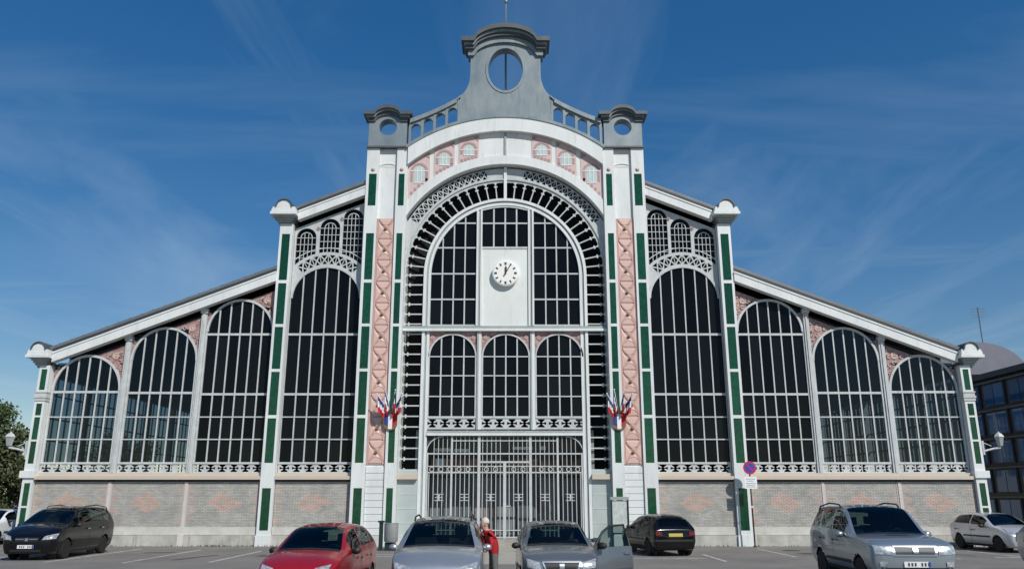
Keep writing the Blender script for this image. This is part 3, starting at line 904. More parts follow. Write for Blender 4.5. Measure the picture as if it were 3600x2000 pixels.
m = MB(); m.box(-1.08, 1.08, YR + 0.06, YR + 0.14, 9.57, 13.30); m.build('clock_panel', M_white2, hall)

# transom beam and the three arched windows under it
m = MB(); m.box(-4.66, 4.66, YR - 0.16, YR + 0.12, 9.33, 9.44); m.build('transom_beam', M_white, hall)
m = MB(); m.box(-4.655, 4.655, YR - 0.10, YR + 0.12, 9.44, 9.57); m.build('transom_web', M_greyiron, hall)
for xc in (-2.38, 0.04, 2.46):
    w, top, cx, rx = arch_window(xc - 1.10, xc + 1.10, 5.46, 8.17, 1.06, [(6.37, .05), (7.30, .05), (8.17, .05)], 4, YR + 0.02, jamb=0.07, bar=0.06, rim=0.07)
    poly = [(xc - 1.13, 8.17), (xc - 1.13, 9.33), (xc + 1.13, 9.33), (xc + 1.13, 8.17)] + [(xc + 1.09 * math.cos(R(t)), 8.17 + 1.05 * math.sin(R(t))) for t in range(0, 181, 6)]
    m = MB(); m.plate([poly], YR + 0.05, YR + 0.1)
    for sx in (-1, 1): rosette(m, xc + sx * 0.93, 9.05, YR + 0.05, 0.09)
    m.build('terracotta_spandrel', [M_terra, M_boss], hall)
    fret(xc - 1.12, xc + 1.12, 5.0, 5.36, 4, YR + 0.01, w)
for x in (-3.52, -1.17, 1.25, 3.6):
    if abs(x) < 3:
        m = MB(); m.box(x - 0.10, x - 0.02, YR - 0.06, YR + 0.1, 4.9, 9.33); m.build('window_post', M_greyiron, hall)
        m = MB(); m.box(x - 0.02, x + 0.10, YR - 0.04, YR + 0.1, 4.9, 9.33); m.build('window_post', M_white, hall)
m = MB(); m.box(-3.45, 3.45, YR - 0.10, YR + 0.12, 4.64, 4.74); m.build('gate_lintel', M_white, hall)
m = MB(); m.box(-3.45, 3.45, YR - 0.05, YR + 0.12, 4.74, 4.86); m.build('lintel_web', M_greyiron, hall)

# ------------------------------------------------------------------ gate
gate = MB()
YG = YR + 0.05
for x, wd, zt in [(0, 0.13, 3.52), (-1.13, 0.12, 4.63), (1.13, 0.12, 4.63), (-2.33, 0.085, 4.63), (2.33, 0.085, 4.63), (-3.40, 0.07, 3.9), (3.40, 0.07, 3.9)]:
    gate.box(x - wd / 2, x + wd / 2, YG - 0.05, YG + 0.05, 0.30, zt)
gate.box(-3.44, 3.44, YG - 0.03, YG + 0.03, 3.83, 3.89)
gate.box(-1.13, 1.13, YG - 0.045, YG + 0.045, 3.46, 3.54)
gate.box(-3.44, 3.44, YG - 0.03, YG + 0.03, 3.03, 3.085)
gate.box(-3.44, 3.44, YG - 0.028, YG + 0.028, 3.30, 3.34)
gate.box(-2.33, 2.33, YG - 0.028, YG + 0.028, 4.40, 4.44)
gate.box(-3.44, 3.44, YG - 0.03, YG + 0.03, 0.62, 0.66)
gate.box(-3.44, 3.44, YG - 0.03, YG + 0.03, 0.32, 0.36)
gate.box(0.07, 0.26, YG - 0.07, YG - 0.03, 1.62, 1.66)
for s in (-1, 1):
    gate.arc(s * 2.75, 3.89, 0.68, 0.72, 0 if s > 0 else 90, 90 if s > 0 else 180, YG - 0.03, YG + 0.03, 14)
    for x in (0.62, 1.75, 2.86):
        gate.box(s * x - 0.20, s * x + 0.20, YG - 0.022, YG + 0.022, 2.12, 2.15); gate.box(s * x - 0.20, s * x + 0.20, YG - 0.022, YG + 0.022, 1.86, 1.89)
        gate.box(s * x - 0.03, s * x + 0.03, YG - 0.03, YG + 0.03, 1.86, 2.15)
        gate.box(s * x - 0.17, s * x + 0.17, YG - 0.024, YG + 0.024, 1.99, 2.02)
gateo = gate.build('gate', M_iron, hall)
bl = MB(); bl.tube([(0, 0, 0.33), (0, 0, 3.06)], 0.019, 6)
BARL = bl.mesh('bar', M_iron)
bu = MB(); bu.tube([(0, 0, 3.06), (0, 0, 4.62)], 0.016, 6)
BARU = bu.mesh('bar', M_iron)
rg = MB(); rg.arc(0, 3.195, 0.075, 0.105, 0, 360, -0.02, 0.02, 16)
RING = rg.mesh('ring', M_iron)
for i in range(-17, 18):
    x = i * 0.195
    if min(abs(x - q) for q in (0, 1.13, -1.13, 2.33, -2.33)) < 0.06: continue
    link('bar', BARL, gateo, (x, YG, 0))
    if abs(x) < 3.2: link('bar', BARU, gateo, (x, YG, 0))
for i in range(-8, 9):
    x = i * 0.40 + 0.0
    if min(abs(x - q) for q in (0, 1.13, -1.13)) > 0.08: link('ring', RING, gateo, (x, YG - 0.01, 0))
for s in (-1, 1):
    m = MB(); P_ = [(s * 3.45, 3.9), (s * 3.45, 4.64), (s * 2.75, 4.64)] + [(s * (2.75 + 0.7 * math.sin(R(t))), 3.9 + 0.72 * math.cos(R(t))) for t in range(0, 91, 10)]
    m.plate([P_], YG + 0.04, YG + 0.08); m.build('gate_corner', M_gutter, hall)
# porch behind the gate
m = MB(); m.box(-3.9, 3.9, 0.2, 7.0, 0.02, 0.28); m.build('porch_floor', M_pave, hall)
m = MB(); m.box(-3.95, -3.8, 0.3, 7, 0.28, 4.8); m.box(3.8, 3.95, 0.3, 7, 0.28, 4.8); m.box(-3.95, 3.95, 0.35, 7, 4.75, 4.9); m.box(-3.95, 3.95, 2.9, 3.0, 0.28, 4.8)
m.build('porch_shell', mat('porch_grey', (0.26, 0.29, 0.28), 0.8, var=0.4, vscale=1), hall)
for i in range(7):
    m = MB(); x = -3.5 + i * 1.02
    m.box(x, x + 0.9, 2.75 - 0.05 * (i % 2), 2.9, 0.3, 2.9)
    m.build('shop_shutter', mat('shutter%d' % (i % 3), [(0.22, 0.24, 0.25), (0.13, 0.16, 0.17), (0.28, 0.26, 0.26)][i % 3], 0.5, var=0.4, vscale=2), hall)
    m = MB(); m.box(x + 0.02, x + 0.95, 2.5 + 0.1 * (i % 2), 2.75 + 0.1 * (i % 2), 3.0 + 0.06 * (i % 3), 3.75); m.build('timber_panel', M_beam, hall)
for x0, x1, z0, z1 in [(-3.2, -2.45, 4.02, 4.16), (-2.3, -1.6, 4.0, 4.13), (0.35, 1.25, 4.1, 4.22), (1.6, 1.85, 4.08, 4.25), (-3.15, -2.75, 3.35, 3.7)]:
    m = MB(); m.box(x0, x1, 1.2, 1.3, z0, z1); m.build('sign_box', M_signw, hall)
# steps
for i, (z, y) in enumerate([(0.28, -0.55), (0.19, -0.95), (0.10, -1.35)]):
    m = MB(); m.box(-3.7 - 0.12 * i, 3.7 + 0.12 * i, y, 0.2 if i == 0 else [-0.55, -0.95][i - 1] + 0.02, 0.0, z); m.build('step', M_pave, hall)

# ------------------------------------------------------------------ zinc crown
def smooth_pts(pts, n=8):
    out = []
    for i in range(len(pts) - 1):
        p0 = pts[max(i - 1, 0)]; p1 = pts[i]; p2 = pts[i + 1]; p3 = pts[min(i + 2, len(pts) - 1)]
        for k in range(n):
            t = k / n
            out.append(tuple(0.5 * (2 * p1[j] + (p2[j] - p0[j]) * t + (2 * p0[j] - 5 * p1[j] + 4 * p2[j] - p3[j]) * t * t + (3 * p1[j] - p0[j] - 3 * p2[j] + p3[j]) * t ** 3) for j in range(2)))
    out.append(pts[-1])
    return out


YC0, YC1 = -0.33, 0.17
crv = smooth_pts([(1.73, 22.25), (1.78, 21.75), (1.98, 21.25), (2.38, 20.82)], 6)
rail = smooth_pts([(2.38, 20.82), (3.0, 20.46), (3.8, 20.06), (4.62, 19.72)], 5)
right = [(1.73, 23.4)] + crv + [(2.30, 20.5), (2.30, CZ + math.sqrt(7.9 ** 2 - 2.3 ** 2))]
right = [(1.73, 23.6)] + crv[:-3] + [(2.24, 20.6), (2.30, CZ + math.sqrt(7.92 ** 2 - 2.3 ** 2))]
bott = [(2.3 - 4.6 * i / 12, CZ + math.sqrt(7.92 ** 2 - (2.3 - 4.6 * i / 12) ** 2)) for i in range(1, 12)]
left = [(-x, z) for x, z in reversed(right)]
body = right + bott + left
top_arc = [(1.73 * math.cos(R(t)), 23.6 + 0.75 * math.sin(R(t))) for t in range(175, 0, -10)]
oval = [(0.86 * math.cos(R(t)), 22.42 + 1.17 * math.sin(R(t))) for t in range(0, 360, 8)]
m = MB(); m.plate([body + top_arc, oval], YC0, YC1)
crown = m.build('zinc_crown', M_zinc, hall)
m = MB()
m.plate([[(0.98 * math.cos(R(t)), 22.42 + 1.29 * math.sin(R(t))) for t in range(0, 360, 8)], oval], YC0 - 0.03, YC0 + 0.002)
m.build('oval_rim', M_zinc, crown)


def swan_cornice(xc, hw, rise, z0, layers, arc_hw, parent, n=18):
    """flat ends and a raised arched middle; layers (dz0, dz1, grow, y0)"""
    for dz0, dz1, gr, y0, mt in layers:
        def line(dz, g):
            L = [(xc - hw - g, z0 + dz)]
            for i in range(n + 1):
                t = i / n; x = -arc_hw + 2 * arc_hw * t
                base = math.sqrt(max(0, 1 - (x / arc_hw) ** 2)) ** 1.2
                L.append((xc + x * (1 + 0 * g), z0 + dz + rise * base))
            L.append((xc + hw + g, z0 + dz)); return L
        lo, hi = line(dz0, gr), line(dz1, gr)
        q = MB()
        for i in range(len(lo) - 1):
            q.prism([lo[i], lo[i + 1], hi[i + 1], hi[i]], y0, YC1 + (-YC0 + y0) * -0.6)
        q.build('cornice', mt, parent)


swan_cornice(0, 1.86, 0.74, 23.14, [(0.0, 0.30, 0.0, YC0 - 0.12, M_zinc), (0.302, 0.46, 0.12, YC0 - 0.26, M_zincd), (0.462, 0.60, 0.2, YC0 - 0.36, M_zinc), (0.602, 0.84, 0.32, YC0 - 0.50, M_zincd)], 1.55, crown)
for s in (-1, 1):
    m = MB()
    bx = s * 5.68
    m.plate([[(s * 4.76, 18.29), (s * 6.60, 18.29), (s * 6.60, 19.8)] + [(bx + s * 0.6 * math.cos(R(t)), 19.8 + 0.28 * math.sin(R(t))) for t in range(0, 181, 15)] + [(s * 4.76, 19.8)], circ(bx, 19.30, 0.43, 28)], -0.36, 0.2)
    blk = m.build('zinc_block', M_zinc, hall)
    m = MB(); m.box(s * 4.72, s * 6.66, -0.40, 0.2, 18.22, 18.30); m.build('block_base', M_zincd, blk)
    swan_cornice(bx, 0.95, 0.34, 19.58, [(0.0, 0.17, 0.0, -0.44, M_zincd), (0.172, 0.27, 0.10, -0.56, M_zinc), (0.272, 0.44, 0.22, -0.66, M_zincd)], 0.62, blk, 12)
    # balustrade between crown and block
    m = MB()
    for i in range(len(rail) - 1):
        (xa, za), (xb, zb) = rail[i], rail[i + 1]
        m.prism([(s * xa, za - 0.22), (s * xb, zb - 0.22), (s * xb, zb), (s * xa, za)], -0.42, 0.14)
    cv = crv[-4:] + [rail[0]]
    for i in range(len(cv) - 1):
        (xa, za), (xb, zb) = cv[i], cv[i + 1]
        m.prism([(s * xa, za - 0.10), (s * xb, zb - 0.10), (s * xb, zb + 0.0), (s * xa, za + 0.0)], -0.40, 0.2)
    m.build('balustrade_rail', M_zinc, hall)
    rz = lambda x: 20.82 + (x - 2.38) / (4.62 - 2.38) * (19.72 - 20.82) - 0.10
    for k in range(5):
        x = 2.27 + 0.585 * k
        zb = CZ + math.sqrt(7.9 ** 2 - x * x) - 0.05
        m = MB()
        m.box(s * (x - 0.06), s * (x + 0.06), -0.34, -0.05, zb, rz(x) + 0.0)
        if k < 4:
            xc = x + 0.2925; r = 0.225; zt = min(rz(x), rz(x + 0.585)) - 0.10
            q0 = [(s * (xc + 0.23), zt - r - 0.0), (s * (xc + 0.23), rz(x + .5) + 0.02), (s * (xc - 0.23), rz(x + .06) + 0.02), (s * (xc - 0.23), zt - r)] + [(s * (xc - r * math.cos(R(t))), zt - r - 0.03 + r * math.sin(R(t))) for t in range(10, 180, 20)]
            m.plate([q0], -0.32, -0.08)
        m.build('baluster', M_zinc, hall)
mast = MB(); mast.tube([(0, 0.75, 18.9), (0, 0.75, 24.0)], 0.055, 8); mast.tube([(0, 0.75, 24.0), (0, 0.75, 32)], 0.04, 8, r2=0.02)
mast.tube([(0, 0.75, 26.9), (0, 0.75, 27.15)], 0.09, 8)
mast.build('mast', M_steel, hall, smooth=True)

# ------------------------------------------------------------------ clock on the gable
clk = thing('wall_clock', 'round white clock showing five past twelve on the pale gable panel', 'clock', (0.02, YR + 0.06, 12.05))
m = MB(); m.lathe([(0.60, 0.0), (0.62, -0.06), (0.62, -0.20), (0.58, -0.23), (0.0, -0.23)], 40, 'y'); m.build('case', M_signw, clk, angle=35)
m = MB(); m.lathe([(0.55, -0.225), (0.55, -0.24), (0.0, -0.24)], 40, 'y'); dial = m.build('dial', M_dial, clk, angle=35)
for i in range(12):
    m = MB(); w = 0.032 if i % 3 else 0.045
    m.box(-w, w, -0.252, -0.239, 0.40, 0.52)
    o = m.build('hour_mark', M_ink, dial); o.rotation_euler = (0, R(30 * i), 0)
m = MB(); m.prism([(-0.035, -0.06), (0.035, -0.06), (0.05, 0.26), (0, 0.36), (-0.05, 0.26)], -0.262, -0.254); o = m.build('hour_hand', M_ink, clk); o.rotation_euler = (0, R(2.5), 0)
m = MB(); m.prism([(-0.032, -0.16), (0.032, -0.16), (0.014, 0.46), (-0.014, 0.46)], -0.274, -0.265); o = m.build('minute_hand', M_ink, clk); o.rotation_euler = (0, R(30), 0)

# ------------------------------------------------------------------ flags and shields
def flag_cluster(sx, side):
    x0, z0, y0 = sx, 5.62, -0.34
    spec = [(-30, 40, 'leftmost'), (-10, 22, 'second from left'), (11, 26, 'third from left'), (30, 42, 'rightmost')]
    for k, (ang, fwd, word) in enumerate(spec):
        d = Vector((math.sin(R(ang)), -math.sin(R(fwd)) * 0.8, math.cos(R(ang)) * 0.9)).normalized() * 0.82
        f = thing('flag', 'tricolour flag, %s of the fan on the %s tower' % (word, side), 'flag', (x0 + 0.05 * (k - 1.5), y0, z0), group='tricolour flags in fans on the towers')
        m = MB(); m.tube([(0, 0, 0), tuple(d * 1.22)], 0.016, 6); m.tube([tuple(d * 1.2), tuple(d * 1.28)], 0.03, 6)
        m.build('pole', M_signw, f, smooth=True)
        # cloth hangs from the upper part of the pole: hoist strip blue, then white, then red
        rnd = random.Random(k + 10 * (sx > 0))
        nu, nv = 8, 12
        vs, fs, mi = [], [], []
        sw = 0.16 * (1 if ang > 0 else -1)
        for i in range(nu + 1):
            t = 0.50 + 0.66 * i / nu
            base = d * t
            for j in range(nv + 1):
                q = j / nv
                drop = 0.74 * q * (0.75 + 0.25 * i / nu)
                fold = 0.055 * math.sin(i * 1.9 + 3.0 * q + k) * (0.35 + q)
                px = base.x * (1 - 0.25 * q) + sw * q * 0.25 + 0.6 * fold
                vs.append((px, base.y * (1 - 0.30 * q) + fold - 0.02, base.z - drop + 0.02 * math.sin(i + 4 * q)))
        cm = []
        for i in range(nu):
            for j in range(nv):
                a = i * (nv + 1) + j
                fs.append((a, a + 1, a + nv + 2, a + nv + 1)); cm.append(0 if j < 4 else 1 if j < 8 else 2)
        b = MB(); b.add(vs, fs); b.m = cm
        b.build('cloth', [M_fblue, M_fwhite, M_fred], f, smooth=True)
    sh = thing('flag_shield', 'tricolour shield holding the flags on the %s tower' % side, 'shield', (x0, -0.31, 5.25), group='flag shields on the towers')
    def outline(hw, z0_, z1_): return [(-hw, z1_), (hw, z1_), (hw, z0_ + 0.28)] + [(hw * math.cos(R(t)), z0_ + 0.28 - 0.28 * math.sin(R(t))) for t in range(20, 180, 20)] + [(-hw, z0_ + 0.28)]
    m = MB(); m.prism(outline(0.31, -0.42, 0.34), -0.06, 0.0); m.build('rim', M_gold, sh)
    for i, mt in enumerate((M_fblue, M_fwhite, M_fred)):
        m = MB(); a = -0.27 + 0.18 * i
        zl = -0.36 if i == 1 else -0.24
        m.prism([(a, 0.30), (a + 0.178, 0.30), (a + 0.178, zl if i < 2 else zl + 0.12), (a, zl if i > 0 else zl + 0.12)], -0.075, -0.059); m.build('stripe', mt, sh)
    m = MB(); m.box(-0.07, 0.07, -0.2, 0, 0.32, 0.46); m.build('socket', M_brown, sh)


flag_cluster(-5.02, 'left'); flag_cluster(5.02, 'right')

# ------------------------------------------------------------------ wall lanterns on the corner pilasters
for s, side in ((-1, 'left, before the trees'), (1, 'right, before the dark glass block')):
    t = thing('wall_lantern', 'pale wall lantern on a bracket at the hall corner, %s' % side, 'lantern', (s * 20.95, -0.1, 4.05), group='wall lanterns on the hall corners')
    m = MB(); m.tube([(0, 0, -0.1), (s * 0.4, -0.05, 0.0), (s * 0.72, -0.1, 0.05)], 0.045, 8); m.tube([(s * 0.02, 0, 0.28), (s * 0.35, -0.05, 0.12)], 0.02, 6); m.box(-0.04, 0.04, -0.05, 0.05, -0.25, 0.35)
    m.build('bracket', M_iron, t)
    m = MB(); c = (s * 0.72, -0.1, 0)
    m.lathe([(0.05, 0.08), (0.12, 0.13), (0.19, 0.48), (0.20, 0.50)], 6, 'z', c); lo = m.build('glass', mat('lantern_glass', (0.34, 0.36, 0.37), 0.15), t)
    m = MB(); m.lathe([(0.22, 0.50), (0.21, 0.54), (0.13, 0.64), (0.05, 0.69), (0.0, 0.75)], 6, 'z', c); m.build('cap', M_iron, t)

# ------------------------------------------------------------------ road sign, bin, notice board
sg = thing('no_parking_sign', 'round blue and red no parking sign with white plate on a brown post', 'road sign', (10.45, -0.78, 0))
m = MB(); m.tube([(0, 0, 0), (0, 0, 3.32)], 0.032, 10); m.tube([(0, 0, 0), (0, 0, 0.06)], 0.07, 10); m.build('post', M_brown, sg, smooth=True)
m = MB(); m.lathe([(0.275, -0.045), (0.275, -0.06), (0, -0.06)], 32, 'y', (0, 0, 3.22)); m.build('rim', M_red, sg)
m = MB(); m.lathe([(0.20, -0.058), (0.20, -0.064), (0, -0.064)], 32, 'y', (0, 0, 3.22)); m.build('disc', M_blue, sg)
m = MB(); m.box(-0.20, 0.20, -0.070, -0.066, -0.028, 0.028); o = m.build('slash', M_red, sg, loc=(0, 0, 3.22)); o.rotation_euler = (0, R(45), 0)
m = MB(); m.box(-0.27, 0.27, -0.055, -0.04, 2.36, 2.86); m.box(-0.03, 0.03, -0.04, 0.03, 2.5, 2.55)
pl = m.build('plate', M_signw, sg)
for i, (w, z) in enumerate([(0.2, 2.76), (0.14, 2.68), (0.21, 2.58), (0.18, 2.51), (0.2, 2.44)]):
    m = MB(); m.box(-w, w, -0.06, -0.054, z - 0.012, z + 0.012); m.build('lettering', M_greyiron, pl)
m = MB(); m.lathe([(0.05, -0.03), (0.05, 0.03)], 8, 'y', (0, 0, 1.62)); m.build('clip', M_signw, sg)

bn = thing('litter_bin', 'grey steel litter bin hung on a dark post before the left tower', 'litter bin', (-4.55, -2.9, 0))
m = MB(); m.box(-0.35, -0.2, -0.06, 0.06, 0, 1.05); m.box(-0.40, -0.15, -0.1, 0.1, 1.05, 1.12); m.build('post', M_dkgreen, bn)
m = MB(); m.lathe([(0.24, 0.32), (0.27, 0.36), (0.28, 1.0), (0.30, 1.02), (0.27, 1.02), (0.26, 0.9)], 20, 'z', (0.12, 0, 0)); m.build('body', M_steel, bn, angle=40)
m = MB(); m.box(-0.1, 0.3, -0.15, 0.15, 0.0, 0.3); m.build('foot', M_dkgreen, bn)

nb = thing('notice_board', 'dark framed notice board with pale poster by the right tower', 'notice board', (4.75, -1.6, 0))
m = MB()
for sx in (-0.34, 0.34): m.box(sx - 0.035, sx + 0.035, -0.04, 0.04, 0, 1.98)
m.box(-0.30, 0.30, -0.035, 0.035, 0.55, 0.61); m.build('frame', M_dkgreen, nb)
m = MB(); m.box(-0.38, 0.38, -0.07, 0.07, 1.90, 2.03); m.build('header', M_greyiron, nb)
m = MB(); m.box(-0.30, 0.30, -0.02, 0.02, 0.62, 1.88); m.build('poster', mat('poster', (0.42, 0.46, 0.42), 0.3, var=0.6, vscale=6, col2=(0.62, 0.66, 0.62)), nb)

# ------------------------------------------------------------------ neighbouring buildings on the right
db = thing('dark_office_block', 'dark glazed office block with blue reflections tinted into its panes right of the hall', 'building', (0, 0, 0))
M_clad = mat('dark_cladding', (0.012, 0.013, 0.018), 0.45, var=0.3, vscale=0.6)
M_bpane = mat('blue_reflection_pane', (0.03, 0.10, 0.22), 0.06, spec=0.7, obj_rand=0.35)  # blue base colour stands in for sky reflected in dark glass
m = MB(); m.box(26.6, 44, 1.0, 40, 0, 8.3); m.box(26.3, 44, 0.7, 40.2, 8.3, 8.6)
m.build('wall', M_clad, db)
m = MB(); m.box(22.3, 26.55, 30, 40, 0, 11.2); m.build('rear_wing', M_clad, db)
for r_ in range(5):
    z0 = 0.7 + 1.52 * r_
    for c_ in range(9):
        y0 = 2.2 + 2.3 * c_
        m = MB(); m.box(26.53, 26.6, y0, y0 + 1.9, z0, z0 + 1.25); f_ = m.build('window', M_gutter, db)
        m = MB(); m.box(26.50, 26.535, y0 + 0.08, y0 + 0.92, z0 + 0.07, z0 + 1.18); m.build('pane', M_bpane, f_)
        m = MB(); m.box(26.50, 26.535, y0 + 0.98, y0 + 1.82, z0 + 0.07, z0 + 1.18); m.build('pane', M_bpane, f_)
for r_ in range(6):
    m = MB(); m.box(26.38, 26.44, 1.2, 24, 0.46 + 1.52 * r_, 0.54 + 1.52 * r_); m.build('sunshade_rail', M_zincd, db)
dm = thing('domed_building', 'grey building with a rounded vault roof rising behind the hall corner', 'building', (46.2, 42, 0))
m = MB(); m.box(-4.6, 4.6, 0, 25, 0, 13.6); m.build('wall', mat('grey_render', (0.16, 0.165, 0.19), 0.8, var=0.2, vscale=0.5), dm)
m = MB()
m.prism([(4.7 * math.cos(R(t)), 13.6 + 3.2 * math.sin(R(t))) for t in range(0, 181, 10)], -0.2, 25); m.build('vault_roof', mat('vault_grey', (0.18, 0.185, 0.225), 0.6, var=0.2, vscale=0.7), dm, angle=30)
an = MB(); an.tube([(1.3, 1, 16.4), (1.3, 1, 20.6)], 0.05, 6)
for q in range(4): an.tube([(0.5 + 0.05 * q, 1, 20.4 - 0.28 * q), (2.1 - 0.05 * q, 1, 20.45 - 0.28 * q)], 0.03, 5)
an.tube([(-1.6, 1, 17.9), (1.3, 1, 18.6)], 0.018, 5)
an.build('aerial', M_zincd, dm)

# ------------------------------------------------------------------ trees on the left
M_leafs = [mat('leaf_a', (0.045, 0.075, 0.018), 0.6, island=0.45), mat('leaf_b', (0.052, 0.066, 0.020), 0.6, island=0.45), mat('leaf_c', (0.03, 0.055, 0.016), 0.6, island=0.4)]
M_bark = mat('bark', (0.07, 0.05, 0.035), 0.9, var=0.4, vscale=6)


def tree(loc, h, rx, label, lm, seed, n=9000):
    rnd = random.Random(seed)
    t = thing('tree', label, 'tree', loc, group='trees left of the hall')
    m = MB(); m.tube([(0, 0, 0), (0.05, 0.02, h * 0.2), (-0.04, 0.05, h * 0.42), (0.05, 0, h * 0.7)], 0.2, 9, r2=0.06)
    cl = []
    for i in range(20):
        a = rnd.uniform(0, 6.28); z = h * rnd.uniform(0.14, 0.92)
        rr = rx * rnd.uniform(0.25, 0.85) * math.sqrt(max(0.12, 1 - ((z / h - 0.55) / 0.5) ** 2))
        c = Vector((rr * math.cos(a), rr * math.sin(a), z)); cl.append((c, rx * rnd.uniform(0.28, 0.48)))
        m.tube([(0, 0, min(z * 0.62, h * 0.66)), tuple(c * 0.6 + Vector((0, 0, z * 0.3))), tuple(c)], 0.06, 5, r2=0.015)
    m.build('trunk', M_bark, t, smooth=True)
    vs, fs = [], []
    for i in range(n):
        c, r = rnd.choice(cl)
        d = Vector((rnd.gauss(0, 1), rnd.gauss(0, 1), rnd.gauss(0, 0.8))).normalized() * r * rnd.uniform(0.35, 1.05)
        p = c + d
        if p.z < 0.5: continue
        u = Vector((rnd.gauss(0, 1), rnd.gauss(0, 1), rnd.gauss(0, 1))).normalized(); w = u.orthogonal().normalized()
        sz = rnd.uniform(0.07, 0.15)
        o = len(vs)
        vs += [tuple(p - u * sz), tuple(p + w * sz * .5), tuple(p + u * sz), tuple(p - w * sz * .5)]
        fs.append((o, o + 1, o + 2, o + 3))
    b = MB(); b.add(vs, fs); b.build('crown', lm, t, fix=False)


tree((-31.5, 14, 0), 7.5, 2.7, 'dark green leafy tree at the left edge behind the white car', M_leafs[0], 3)
tree((-28.6, 10, 0), 5.9, 2.2, 'olive tree beside the left corner of the hall', M_leafs[1], 4)
tree((-34.5, 9, 0), 6.6, 2.6, 'low dark tree cut by the left edge of the picture', M_leafs[2], 5)
tree((-27.6, 22, 0), 6.8, 2.6, 'tree farthest back, between the left trees and the hall corner', M_leafs[0], 6)

# ------------------------------------------------------------------ cars
M_tyre = mat('tyre_rubber', (0.012, 0.012, 0.012), 0.85)
M_trim = mat('black_trim', (0.016, 0.016, 0.017), 0.55)
M_rim = mat('alloy_rim', (0.34, 0.34, 0.35), 0.3, metal=0.7)
M_cabin = mat('cabin_cloth', (0.035, 0.036, 0.04), 0.9)
M_chrome = mat('chrome', (0.55, 0.56, 0.57), 0.3, metal=0.9)
M_lamp = mat('lamp_glass', (0.62, 0.65, 0.67), 0.22, spec=0.6, metal=0.25, var=0.8, vscale=13, col2=(0.14, 0.16, 0.18))
M_tail = mat('tail_red', (0.16, 0.006, 0.010), 0.12, spec=0.7)
M_carglass = glass_mat('car_glass', (0.75, 0.95, 0.90), 0.42, ior=1.5)
M_platew = mat('plate_white', (0.75, 0.75, 0.74), 0.4)
M_plated = mat('plate_ink', (0.04, 0.04, 0.045), 0.5)
M_plateb = mat('plate_blue', (0.02, 0.08, 0.40), 0.5)
M_platey = mat('plate_yellow', (0.46, 0.38, 0.07), 0.5)


def paint(name, col, metal=0.35, coat=0.8):
    return mat(name, col, 0.32 if coat > 0.5 else 0.16, spec=0.5 if coat > 0.5 else 0.3, metal=metal, coat=coat, var=0.08, vscale=1.5)


def pchip(ys, t):
    """monotone cubic through ys at integer knots"""
    n = len(ys); i = min(max(int(t), 0), n - 2); u = t - i
    def slope(k):
        if k == 0: return ys[1] - ys[0]
        if k == n - 1: return ys[-1] - ys[-2]
        a, b = ys[k] - ys[k - 1], ys[k + 1] - ys[k]
        return 0 if a * b <= 0 else 2 * a * b / (a + b)
    m0, m1 = slope(i), slope(i + 1)
    h00 = 2 * u ** 3 - 3 * u ** 2 + 1; h10 = u ** 3 - 2 * u ** 2 + u; h01 = -2 * u ** 3 + 3 * u ** 2; h11 = u ** 3 - u ** 2
    return h00 * ys[i] + h10 * m0 + h01 * ys[i + 1] + h11 * m1


CAR_STYLES = {}


def style(name, L, W, H, wheel_r, front_axle, rear_axle, st, windows, cowl, rfront, rrear, rbase, clear=0.18):
    CAR_STYLES[name] = dict(L=L, W=W, H=H, wr=wheel_r, fa=front_axle, ra=rear_axle, st=st, win=windows, cowl=cowl, rf=rfront, rr=rrear, rb=rbase)


# stations front to back: x, half width, z bottom, z mid, z shoulder, rail half width, z rail, z centre
style('hatch', 3.85, 1.67, 1.51, 0.30, 1.22, -1.24, [
    (1.92, .52, .30, .48, .60, .42, .64, .66), (1.86, .68, .24, .50, .68, .54, .74, .77), (1.66, .79, .20, .55, .78, .62, .86, .89), (1.36, .82, .19, .58, .88, .66, .95, .99),
    (1.00, .83, .19, .60, .94, .70, 1.01, 1.06), (.22, .835, .19, .60, .96, .57, 1.40, 1.46), (-.45, .835, .19, .60, .98, .58, 1.45, 1.51), (-1.15, .83, .19, .62, 1.0, .56, 1.42, 1.48),
    (-1.58, .81, .20, .62, 1.0, .53, 1.34, 1.39), (-1.80, .79, .23, .60, .96, .62, 1.02, 1.05), (-1.90, .75, .26, .60, .88, .62, .92, .94), (-1.93, .66, .32, .55, .70, .52, .74, .75)],
    [(4.45, 5.52), (5.60, 6.75), (6.85, 7.75)], 4, 5, 8, 9)
style('low_hatch', 3.84, 1.65, 1.43, 0.29, 1.20, -1.24, [
    (1.92, .50, .28, .44, .54, .42, .58, .60), (1.86, .66, .22, .46, .62, .54, .67, .70), (1.62, .78, .18, .52, .72, .62, .78, .81), (1.30, .81, .17, .56, .82, .66, .88, .92),
    (.90, .82, .17, .58, .88, .69, .95, 1.0), (.10, .825, .17, .58, .90, .56, 1.32, 1.38), (-.50, .825, .17, .58, .92, .57, 1.37, 1.43), (-1.15, .82, .17, .60, .94, .55, 1.34, 1.40),
    (-1.55, .80, .18, .60, .95, .52, 1.27, 1.32), (-1.82, .78, .22, .60, .92, .62, .96, .99), (-1.90, .74, .25, .58, .84, .62, .88, .90), (-1.93, .66, .30, .52, .66, .52, .70, .71)],
    [(4.45, 5.75), (5.85, 7.7)], 4, 5, 8, 9)
